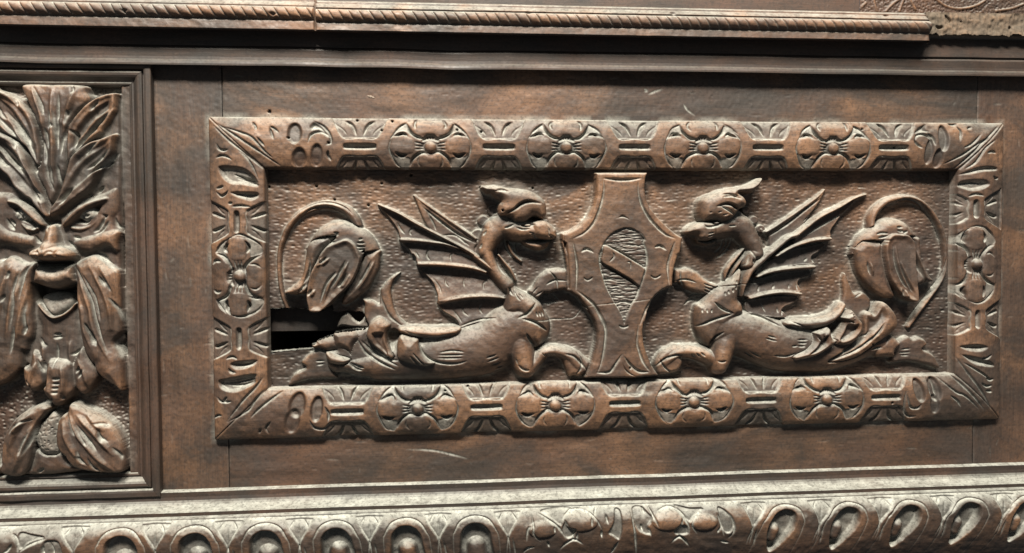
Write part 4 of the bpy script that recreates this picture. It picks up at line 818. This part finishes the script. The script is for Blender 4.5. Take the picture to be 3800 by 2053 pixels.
dep = np.clip(dd / 10, 0, 1); A.H[w][ins] = np.minimum(A.H[w], A.H[w] * (1 - dep) + (B0 - 30) * dep)[ins]
A.blob(tg, pm("f3 640,870 780,800 950,790 1120,830 1195,940 1100,1060 900,1180 740,1080", 15), 34, 26, wall=10, base=B0, gv=0.30)
A.D[A.L == tg] = np.maximum(A.D[A.L == tg], 0.30)
A.tube(lip, pm("f3 620,985,6,48 740,1110,8,52 870,1195,9,54 1020,1160,8,54 1130,1085,8,52 1215,975,6,48", 30), B0)
vein("f3 650,950 760,1080 880,1165 1020,1110 1180,970", 5, 8, 0.2, 30)
# scroll leaves under the beard
for t_ in ("f3 1300,520 1420,780 1520,1050 f4 1560,0 1680,300 1850,600", "f3 1500,350 1700,700 1830,1050 f4 1850,100", "f3 1640,330 1800,560 1900,850", "f3 1290,800 1380,1100 f4 1420,100 1540,400", "f3 450,480 330,800 260,1150 f4 200,300", "f3 280,350 150,700 80,1100 f4 50,300", "f3 520,700 460,1000 400,1300 f4 360,250", "f3 120,330 0,700 -60,1100",
           "f4 640,620 560,800 520,980", "f4 1300,560 1420,800 1470,1000", "f4 880,640 840,850 860,1100", "f4 1060,620 1110,850 1080,1100", "f4 700,300 720,500 700,700", "f4 1150,260 1150,500 1200,700"): crest(t_, 15, 7, 22)
A.blob(A.lab("scroll_base", mk, M_Z), pm("f5 560,740 750,700 1050,740 1150,920 1380,1040 900,1125 400,1130 480,1000", 20), 40, 40, wall=16, base=B0)
sc_ = A.lab("seed_cone", mk, M_Z)
A.blob(sc_, pm("f5 860,110 980,200 960,560 1000,720 900,810 700,790 600,660 590,500 650,320 750,200", 20), 50, 40, wall=18, base=B0)
r_ = np.random.default_rng(8)
for _ in range(110):
    u_ = pm("f5 %f,%f" % (r_.uniform(610, 970), r_.uniform(170, 780)), 20)[0]; A.carve(np.array([(u_[0] + 4 * math.cos(q), u_[1] + 4 * math.sin(q)) for q in (0, 1.5, 3.1, 4.6)]), 7, 4, dust=0.0)
A.D[A.L == sc_] = 0.22
sl = lambda: A.lab("scroll_leaf", mk, M_Z)
A.blob(sl(), pm("f5 1250,-20 1400,60 1620,160 1830,320 1930,470 2010,640 2032,800 2015,1040 1800,1072 1600,1062 1350,1022 1170,940 1080,820 980,680 950,560 970,280 1030,160 1130,100 1160,-20", 20), 58, 12, wall=40, base=B0, cup=-10, cupw=44)
A.blob(sl(), pm("f5 840,40 680,-10 450,90 280,220 150,420 90,600 75,850 60,1050 200,1125 350,1135 480,1035 560,800 600,500 650,300 760,160", 20), 54, 12, wall=36, base=B0, cup=-10, cupw=42)
A.blob(sl(), pm("f5 -250,700 -100,850 0,960 90,920 60,1050 0,1120 -250,1120", 15), 40, 30, wall=16, base=B0)
for t_ in ("f5 1150,120 1220,350 1300,470", "f5 1240,250 1400,520 1480,620", "f5 1290,280 1450,480 1620,690", "f5 1310,700 1350,820 1460,940", "f5 1290,780 1400,910", "f5 1640,380 1680,480 1790,560", "f5 1640,430 1720,560", "f5 1480,820 1540,950 1650,1040", "f5 1850,650 1960,760 2000,860", "f5 1570,270 1700,290 1810,330", "f5 1080,760 1110,860 1200,940",
           "f5 600,220 450,240 300,330 210,440", "f5 630,310 560,520 420,800", "f5 560,380 440,600 400,780", "f5 850,60 740,190 650,310", "f5 720,1010 600,1100", "f5 0,960 90,920"): vein(t_, 9, 9, 0.55)
for t_ in ("f5 1150,100 1330,420 1600,760 1900,1040", "f5 1080,250 1180,560 1400,900", "f5 1300,130 1600,420 1900,780", "f5 1450,120 1750,400", "f5 760,120 560,420 400,800 300,1050", "f5 620,80 380,320 220,700", "f5 480,180 260,450"): crest(t_, 18, 9, 22)
A.H = B0 + (0.5 * A.H + 0.5 * blur(A.H, 1) - B0) * 1.22
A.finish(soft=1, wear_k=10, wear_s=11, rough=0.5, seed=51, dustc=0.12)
A.build(M_Z)

# moulded strips framing the mask panel, mitred at the corners
inn = [U(-110, 318, 10), U(473, 318, 10), U(509, 1754, 10), U(-110, 1766, 10)]
iu, iv0, iv1 = -1774.0, -684.0, 690.0
ow = [82.0, 84.0, 80.0]                        # widths: top, right, bottom
prof = [(-.02, -18), (0, 3), (.05, 10), (.12, 12), (.14, 9), (.20, 8), (.28, 14), (.36, 22), (.44, 26), (.54, 27), (.60, 24), (.62, 17), (.67, 16), (.69, 25), (.72, 31), (.80, 33), (.97, 33), (1.0, 30), (1.0, -6)]
def strip(name, a, b, na, nb, mat, n=60):
    """a, b inner corners; na, nb their outward offsets to the outer corners"""
    t = np.linspace(0, 1, n)[:, None]; r = np.random.default_rng(len(name) + int(abs(a[0])))
    e = np.array(a)[None] * (1 - t) + np.array(b)[None] * t; o = np.array(na)[None] * (1 - t) + np.array(nb)[None] * t
    pr = np.array(prof); co = np.empty((n, len(pr), 3))
    uv = e[:, None] + o[:, None] * pr[None, :, 0, None]
    wv = np.interp(np.linspace(0, 1, n), np.linspace(0, 1, 14), r.normal(0, 0.9, 14))
    co[..., 0] = uv[..., 0] * S; co[..., 2] = -uv[..., 1] * S; co[..., 1] = -(pr[None, :, 1] + wv[:, None]) * S
    idx = np.arange(n * len(pr)).reshape(n, -1)
    q = np.stack([idx[:-1, :-1], idx[1:, :-1], idx[1:, 1:], idx[:-1, 1:]], -1).reshape(-1, 4)
    mesh_obj(name, co.reshape(-1, 3), q, mat, mfr, smooth=False)
mfr = bpy.data.objects.new("mask_frame", None); link(mfr, chest)
strip("frame_strip", (-2420, iv0), (iu, iv0), (0, -ow[0]), (ow[1], -ow[0]), M_X)
strip("frame_strip", (iu, iv0), (iu, iv1), (ow[1], -ow[0]), (ow[1] + 2, ow[2] + 5), M_Z)
strip("frame_strip", (iu, iv1), (-2420, iv1), (ow[1] + 2, ow[2] + 5), (0, ow[2] + 5), M_X)
strip("frame_strip", (-2420, iv1), (-2420, iv0), (-40, ow[2]), (-40, -ow[0]), M_Z)

# ================================================================== boards of the front
sL, sR = U(851, 1720, 0)[0], U(3612, 1580, 0)[0]
lipv = -752.0; ledv = 757.0
def board(name, u0, u1, v0, v1, mat, seed, h=0.0, upright=False, marks=(), holes=()):
    """a flat board with a planed, dented and slightly cupped face; dust gathers against the mouldings that cross it"""
    Bd = Field(u0, u1, v0, v1, 3.6, h); l = Bd.lab(name, 0, mat); Bd.L[:] = l
    cell = (40, 9) if upright else (9, 40)
    Bd.H += 0.7 * vnoise(Bd.H.shape, cell, seed) + 0.9 * vnoise(Bd.H.shape, (30, 30), seed + 1) + 0.35 * vnoise(Bd.H.shape, 3, seed + 2)
    r = np.random.default_rng(seed)
    for _ in range(int((u1 - u0) * (v1 - v0) / 16000)):
        c = np.array([r.uniform(u0, u1), r.uniform(v0, v1)]); a = r.uniform(0, 3.1); d = np.array([math.cos(a), math.sin(a)]) * r.uniform(8, 34)
        if upright and r.random() < .6: d = np.array([r.normal(0, 3), r.uniform(15, 60)])
        elif r.random() < .6: d = np.array([r.uniform(15, 60), r.normal(0, 3)])
        Bd.groove(np.array([c, c + d * .5 + r.normal(0, 2, 2), c + d]), r.uniform(4, 7), r.uniform(.5, 1.8), r.uniform(0, .14))
    for t_ in marks: Bd.groove(P(t_, 0), 6.5, 2.5, 0.75)
    for t_ in holes:
        u_ = P(t_, 0)[0]; Bd.carve(np.array([(u_[0] + 6 * math.cos(q), u_[1] + 6 * math.sin(q)) for q in np.linspace(0, 6.3, 9)[:-1]]), 20, 4, 'flat')
    e = np.minimum(np.minimum(Bd.x - u0, u1 - Bd.x)[None], np.minimum(Bd.y - v0, v1 - Bd.y)[:, None])
    Bd.H -= 2.2 * np.clip(1 - e / 4.5, 0, 1)
    fr = np.maximum(np.abs(Bd.x[None]) - OU, np.abs(Bd.y[:, None]) - OV)
    n1 = np.clip(0.5 + 0.6 * vnoise(Bd.H.shape, 14, seed + 5), 0, 1)
    Bd.D = np.clip(Bd.D + 0.42 * n1 * np.clip(1 - fr / 22, 0, 1) + 0.08 * n1 * np.clip(1 - e / 8, 0, 1), 0, 1).astype(np.float32)
    Hs = Bd.H.copy(); Bd.finish(soft=0, rough=0.0, seed=seed); Bd.H = Hs
    Bd.W = np.clip(0.42 + 0.35 * vnoise(Bd.H.shape, (40, 60), seed + 7), 0, 1).astype(np.float32)
    Bd.build(mat)
board("top_rail", sL + 0.8, sR - 0.8, lipv - 40, -OV + 12, M_X, 301, marks=("n 2405,352 2430,340 2460,331", "n 2537,386 2550,408 2580,430", "n 2390,330 2400,336 2392,342"), holes=("n 1000,415",))
board("bottom_rail", sL + 0.8, sR - 0.8, OV - 12, ledv + 12, M_X, 321, -0.4, marks=("n 1505,1669 1600,1672 1680,1688 1740,1704",))
board("stile", iu - 4, sL - 0.8, lipv - 40, ledv + 12, M_Z, 341, -0.6, True)
board("stile", sR + 0.8, 2150, lipv - 40, ledv + 12, M_Z, 361, -0.4, True)
box("backing_board", iu - 10, 2150, lipv - 60, -OV + 60, -60, -8, M_CAV); box("backing_board", iu - 10, 2150, OV - 60, ledv + 40, -60, -8, M_CAV)
VV = lambda y, d, x=1650: U(x, y, d)[1]
# cornice under the lid
cp = [(VV(112, 30), 30), (VV(130, 32), 32), (VV(181, 35), 35), (VV(184, 33), 33), (VV(185, 24), 24), (VV(190, 24), 24), (VV(191, 33), 33), (VV(197, 36), 36), (VV(208, 35), 35), (VV(224, 34), 34), (VV(234, 35), 35), (VV(238, 39), 39), (VV(240, 42), 42), (VV(248, 45), 45), (VV(254, 45), 45), (VV(256, 42), 42), (VV(257, -4), -4)]
sweep("cornice", cp, -2420, 2150, M_DK, nseg=420, wob=1.1, seed=3)
# sloping plinth moulding above the gadroons
lp = [(1796, -2), (1797.5, 4), (1805, 22), (1808, 25), (1826, 25), (1830, 26), (1838, 28), (1846, 32), (1854, 38), (1862, 48), (1869, 60), (1876, 75), (1881, 88), (1883, 92), (1885, 92), (1896, 92), (1897, 95), (1905, 114), (1909, 116), (1912, 110), (1914, 95)]
sweep("plinth_moulding", [(VV(y, d, 1254), d) for y, d in lp], -2420, 2150, M_GAD, nseg=260, wob=0.7, seed=5)

# ================================================================== gadrooned moulding at the foot
gt = VV(1908, 112, 1254)
K = Field(-2300, 1720, gt, 1136, 2.2, 0.0)
gm = K.lab("gadroon_moulding", 0, M_GAD); K.L[:] = gm
dc = 110.0; bb = K.y - gt
K.H[:] = np.where(bb < 72, dc - 8 + 62 * np.sqrt(np.clip(1 - ((72 - bb) / 74) ** 2, 0, 1)), dc + 54 - 0.0017 * (bb - 72) ** 2)[:, None]
def gad(x, y, sl):
    cu = U(x, y, 140)[0]; l = K.lab("gadroon", gm); rt = sl < -10
    X = lambda pts: np.array([(cu + a + sl * max(0, b - 40) / 70.0, gt + b) for a, b in pts])
    w, ins, _ = K.poly(X([(-78, 240), (-82, 90), (-72, 55), (-45, 25), (0, 14), (45, 25), (72, 55), (82, 90), (86, 240)]), 2); K.L[w][ins] = l
    K.groove(X([(-80, 230), (-80, 90), (-72, 60), (-48, 27), (0, 15), (48, 27), (72, 60), (82, 95), (84, 230)]), 5, 5, 0.55)
    if rt: K.carve(X([(-8, 185), (-36, 140), (-52, 95), (-50, 60), (-32, 36), (0, 27), (32, 36), (50, 60), (54, 95), (40, 140), (14, 185)]), 34, 12, 'smooth', dust=0.16)
    else: K.carve(X([(-58, 240), (-58, 95), (-46, 55), (-22, 38), (0, 34), (24, 38), (46, 55), (58, 95), (60, 240)]), 34, 12, 'smooth', dust=0.16)
    b_ = K.lab("bead", l)
    if rt: K.tube(b_, np.array([[*X([(-18, 104)])[0], 27, 44], [*X([(-14, 132)])[0], 26, 38]]), 114, 0.5)
    else: K.tube(b_, np.array([[*X([(0, 124)])[0], 38, 46], [*X([(4, 210)])[0], 42, 40]]), 110, 0.5)
def dart(x, y, sl):
    cu = U(x, y, 110)[0]
    X = lambda pts: np.array([(cu + a + sl * max(0, b - 40) / 85.0, gt + b) for a, b in pts])
    K.carve(X([(-52, 6), (0, 4), (52, 6), (30, 34), (10, 68), (0, 86), (-10, 68), (-30, 34)]), 8, 8, 'flat', sharp=True, dust=0.25)
    K.groove(X([(-54, 4), (-30, 36), (0, 90), (6, 150)]), 5, 6, 0.6); K.groove(X([(54, 4), (30, 36), (2, 86), (-6, 150)]), 5, 5, 0.6)
    K.groove(X([(-30, 30), (-14, 8)]), 5, 4, 0.6); K.groove(X([(32, 32), (14, 8)]), 5, 5, 0.6); K.groove(X([(16, 90), (26, 160)]), 6, 6, 0.3); K.groove(X([(0, 20), (0, 70)]), 5, 3, 0.3)
for x_, y_, s_ in ((449, 2000, 6), (724, 1985, 6), (985, 1975, 6), (1246, 1965, 8), (1505, 1955, 6), (1762, 1945, 4), (2912, 1905, -28), (3146, 1890, -30), (3372, 1885, -32), (3596, 1875, -34), (3812, 1865, -34)): gad(x_, y_, s_)
for x_, y_, s_ in ((292, 1990, 4), (590, 1970, 4), (856, 1960, 4), (1116, 1950, 5), (1373, 1940, 4), (1626, 1935, 4), (1880, 1925, 2), (2786, 1890, -22), (3032, 1880, -26), (3254, 1870, -30), (3484, 1860, -32), (3704, 1850, -34)): dart(x_, y_, s_)
gk = lambda t_: P(t_, 130)
for t_ in ("g1 210,1090 290,1150 345,1330", "g1 360,1320 500,1220 710,1145", "g1 690,1230 680,1310 710,1390", "g1 780,1200 820,1290 840,1390", "g1 240,1210 190,1290 120,1350",
           "g4 280,800 300,950 300,1060 400,1170", "g4 370,790 500,860 660,970 770,1140", "g4 690,970 740,860 850,770 980,750 1130,790 1230,890 1290,1010", "g4 750,870 800,960", "g4 1150,820 1140,950", "g4 1180,820 1250,700", "g4 1350,800 1380,920", "g4 1720,730 1760,1000 1800,1390", "g4 1970,680 2040,820 2100,960", "g4 2060,790 2180,730 2310,710 2450,780 2540,930 2550,1080",
           "g4 690,1300 780,1200 900,1150 1020,1220", "g4 160,1350 220,1280 320,1260", "g4 870,1150 890,1030", "g4 2300,1200 2420,1100 2540,1230", "g4 1960,970 2000,1100", "g4 2460,820 2440,900 2390,960", "g4 200,1170 220,1010 270,950", "g4 600,950 610,1050", "g4 1420,1390 1530,1180", "g4 1280,1010 1290,1120", "g4 930,1050 930,1150", "g4 500,1170 530,1260", "g4 1860,930 1880,1030", "g4 1900,700 1920,800",
           "g5 0,730 100,820 180,960", "g5 420,730 290,820 230,930 300,1060", "g5 600,780 640,900 690,1090", "g5 700,720 800,820 840,930 830,1040 760,1130", "g5 650,950 590,1050", "g5 0,1110 100,1130 190,1250", "g5 640,1170 770,1200", "g5 80,830 80,920 20,960"):
    K.groove(gk(t_), 7, 8, 0.6)
for t_ in ("g4 400,770 650,730 880,740 740,860 690,950 560,870", "g4 1490,740 1580,760 1590,1000 1540,1150 1450,1100 1380,1050 1460,900", "g4 1740,740 1880,700 1980,780 2040,850 1960,960 1980,1080 1800,1000", "g5 620,710 720,730 820,850 840,960 780,1050 700,1040 640,910", "g5 0,690 200,710 420,720 290,810 200,900 120,830", "g4 2380,950 2520,940 2540,1060 2420,1090 2330,1050", "g1 690,1200 800,1160 930,1200 960,1390 700,1390", "g4 760,900 800,960 920,990 880,1100 780,1130 710,1000", "g1 300,1080 500,1090 700,1130 500,1200 360,1290"):
    K.carve(gk(t_), 10, 12, 'flat', dust=0.15)
for t_, a_ in (("g4 1000,890", 60), ("g4 2250,870", 62), ("g4 430,1000", 52), ("g5 400,900", 50)):
    c_ = gk(t_)[0]; an = np.linspace(0, 2 * np.pi, 13)[:-1]; K.blob(0, np.c_[c_[0] + a_ * np.cos(an), c_[1] + a_ * 0.6 * np.sin(an)], 12, a_ * 0.6, mode='add')
K.finish(soft=1, wear_k=10, wear_s=10, rough=0.6, seed=71, dustc=0.22)
lim = 985 + (K.x + 2260) * 0.0425 + 14
K.keep = (K.y[:, None] < lim[None])
K.build(M_GAD)
box("plinth_base", -2420, 2150, 1000, 1500, -40, 60, M_DK)

# ================================================================== lid edge with rope moulding
TP = Field(U(-60, 60, 84)[0], U(3466, 60, 84)[0], VV(13, 60), VV(121.5, 86), 2.1, 0.0)
r1 = TP.lab("rope_moulding", 0, M_LID, "shorter left length of rope moulding"); r2 = TP.lab("rope_moulding", 0, M_LID, "longer right length of rope moulding, ending short of the raw board")
ub = U(1169, 60, 84)[0]; ue = U(3463, 60, 84)[0]
yy = TP.y[:, None] + np.where(TP.x[None] < ub, 5.5, 0.0) + 0 * TP.x[None]
pts = [(13, 50), (15, 66), (19, 70), (21, 68), (23, 69), (36, 90), (38, 91), (40, 86), (43, 84)]
hv, hd = [VV(a, b) for a, b in pts], [b for a, b in pts]
H0 = np.interp(yy, hv, hd)
rv0, rv1 = VV(43, 84), VV(89, 88); rc, rr_ = (rv0 + rv1) / 2, (rv1 - rv0) / 2
qq = 1 - ((yy - rc) / rr_) ** 2
ph = (TP.x[None] - 0.62 * (yy - rc) - 0.004 * (yy - rc) ** 2 * np.sign(yy - rc) + 3.5 * vnoise(TP.H.shape, (400, 60), 2)) / 36.5
fr = ph - np.floor(ph)
tw = 3.4 * np.sin(np.pi * np.clip(fr, 0, 1)) ** 0.5 - 9 * np.clip(1 - np.minimum(fr, 1 - fr) * 36.5 / 4.2, 0, 1)
H0 = np.where(qq > 0, 82 + (24 + tw * np.clip(qq * 3 - 0.6, 0, 1)) * np.sqrt(np.clip(qq, 0, 1)), H0)
TP.D = (np.clip(1 - np.minimum(fr, 1 - fr) * 36.5 / 4, 0, 1) * (qq > 0.25) * 0.3).astype(np.float32)
H0 = np.where(yy > rv1, np.interp(yy, [rv1, rv1 + 2, rv1 + 5, rv1 + 30, VV(121, 86)], [82, 84, 90, 92, 92]), H0)
endf = np.clip((ue - TP.x[None]) / 26.0, 0, 1); H0 = H0 * np.sqrt(np.clip(1 - (1 - endf) ** 2 * 0.75, 0, 1)) 
H0 = np.where(np.abs(TP.x[None] - ub) < 3.2, 74, H0)
TP.H = H0.astype(np.float32); TP.L = (np.where(TP.x[None] < ub, r1, r2) + 0 * yy).astype(np.int16)
dn = P("n 465,45 1015,57 1960,50 2500,50 3300,56", 90)
for c_ in dn: TP.carve(np.array([(c_[0] - 14, c_[1] - 4), (c_[0], c_[1] - 9), (c_[0] + 16, c_[1] - 3), (c_[0], c_[1] + 8)]), 9, 7)
TP.finish(soft=1, wear_k=8, wear_s=5, rough=0.4, seed=91, dustc=0.1)
TP.W = np.clip(TP.W + 0.25 + 0.3 * vnoise(TP.H.shape, (200, 45), 4), 0, 1) * 0.7
TP.build(M_LID)
lu0, lu1 = -2420, 2150
vb = VV(121, 60); vt = VV(14, 40)
box("lid", lu0, U(3440, 90, 60)[0], vt, vb - 1.5, -330, 49, M_LID)
# bare end of the lid board where the rope moulding is lost
Q = Field(U(3440, 90, 66)[0], 1900, U(3600, 43, 66)[1], U(3600, 137, 66)[1], 2.4, 66.0)
ql = Q.lab("raw_board_edge", 0, M_RAW, "bare worm-eaten board edge where the moulding is missing"); Q.L[:] = ql
Q.H += 1.1 * vnoise(Q.H.shape, (9, 2.5), 5) + 1.6 * vnoise(Q.H.shape, 5, 6) + 2 * vnoise(Q.H.shape, (9, 30), 8)
for t_ in ("n 3508,60 3516,58 3532,80 3520,82", "n 3472,96 3500,98 3496,106 3480,108", "n 3564,78 3574,80 3570,83", "n 3748,98 3756,102 3752,110 3744,106", "n 3600,70 3606,72 3602,74"): Q.carve(P(t_, 66), 26, 4, 'flat')
ed = np.interp(Q.x, np.linspace(Q.x[0], Q.x[-1], 60), np.random.default_rng(2).normal(0, 3, 60))
Q.keep = (Q.y[:, None] < (Q.y[-1] - 5 + ed)[None]) & (Q.y[:, None] > (Q.y[0] + 3 + 0.4 * ed)[None]); Q.finish(soft=1, rough=0.5)
Q.build(M_RAW)
box("lid_board", U(3440, 90, 60)[0] + 1, lu1, U(3600, 44, 60)[1] + 2, U(3600, 133, 60)[1], -330, 55, M_RAW)
# seat back rising behind the lid
bk = -150.0
uB = lambda x, y=20: U(x, y, bk)[0]
box("back_rail", -2700, uB(3190), VV(-260, bk), VV(60, bk), bk - 50, bk, M_X)
Z = Field(uB(3192), 2300, VV(-120, bk), VV(60, bk), 2.6, bk - 6)
zl = Z.lab("back_panel", 0, M_X, "carved and stippled back panel above the raw board edge"); Z.L[:] = zl
punch(Z, None, 9, 8, 3.5, 3.5, 3.5, 5)
for t_ in ("n 3240,-30 3250,20 3258,40", "n 3290,40 3320,10 3370,-20", "n 3340,40 3350,10 3360,-10", "n 3470,-10 3510,20 3560,32 3620,22 3660,0", "n 3200,25 3215,10", "n 3700,40 3760,30 3800,15", "n 3380,0 3400,35"): Z.tube(zl, np.c_[P(t_, bk)[:, :2], np.full((len(P(t_, bk)), 2), (5, 5))], bk - 6)
Z.finish(soft=1, rough=0.5); Z.build(M_X)
# scratches and scuffs on the rails
def scratch(txt, wd, d=0.4, mat=None):
    p = spline(P(txt, 0)[:, :2]); n = len(p); t = np.gradient(p, axis=0); t /= np.linalg.norm(t, axis=1)[:, None] + 1e-9
    o = np.c_[-t[:, 1], t[:, 0]] * (wd / 2 * np.sin(np.linspace(0.15, 3.0, n)) * np.random.default_rng(n).uniform(0.6, 1.2, n))[:, None]
    co = np.zeros((2 * n, 3)); a, b = p + o, p - o
    co[:n, 0], co[:n, 2], co[n:, 0], co[n:, 2] = a[:, 0] * S, -a[:, 1] * S, b[:, 0] * S, -b[:, 1] * S; co[:, 1] = -d * S
    i = np.arange(n - 1); mesh_obj("scratch", co, np.stack([i, i + 1, i + 1 + n, i + n], -1), mat, chest, smooth=False)
M_SC = bpy.data.materials.new("bare_scratched_wood"); M_SC.use_nodes = True
M_SC.node_tree.nodes["Principled BSDF"].inputs["Base Color"].default_value = (.20, .15, .115, 1); M_SC.node_tree.nodes["Principled BSDF"].inputs["Roughness"].default_value = 0.7
scratch("n 1363,356 1376,358 1390,364", 8, d=2.2, mat=M_SC)
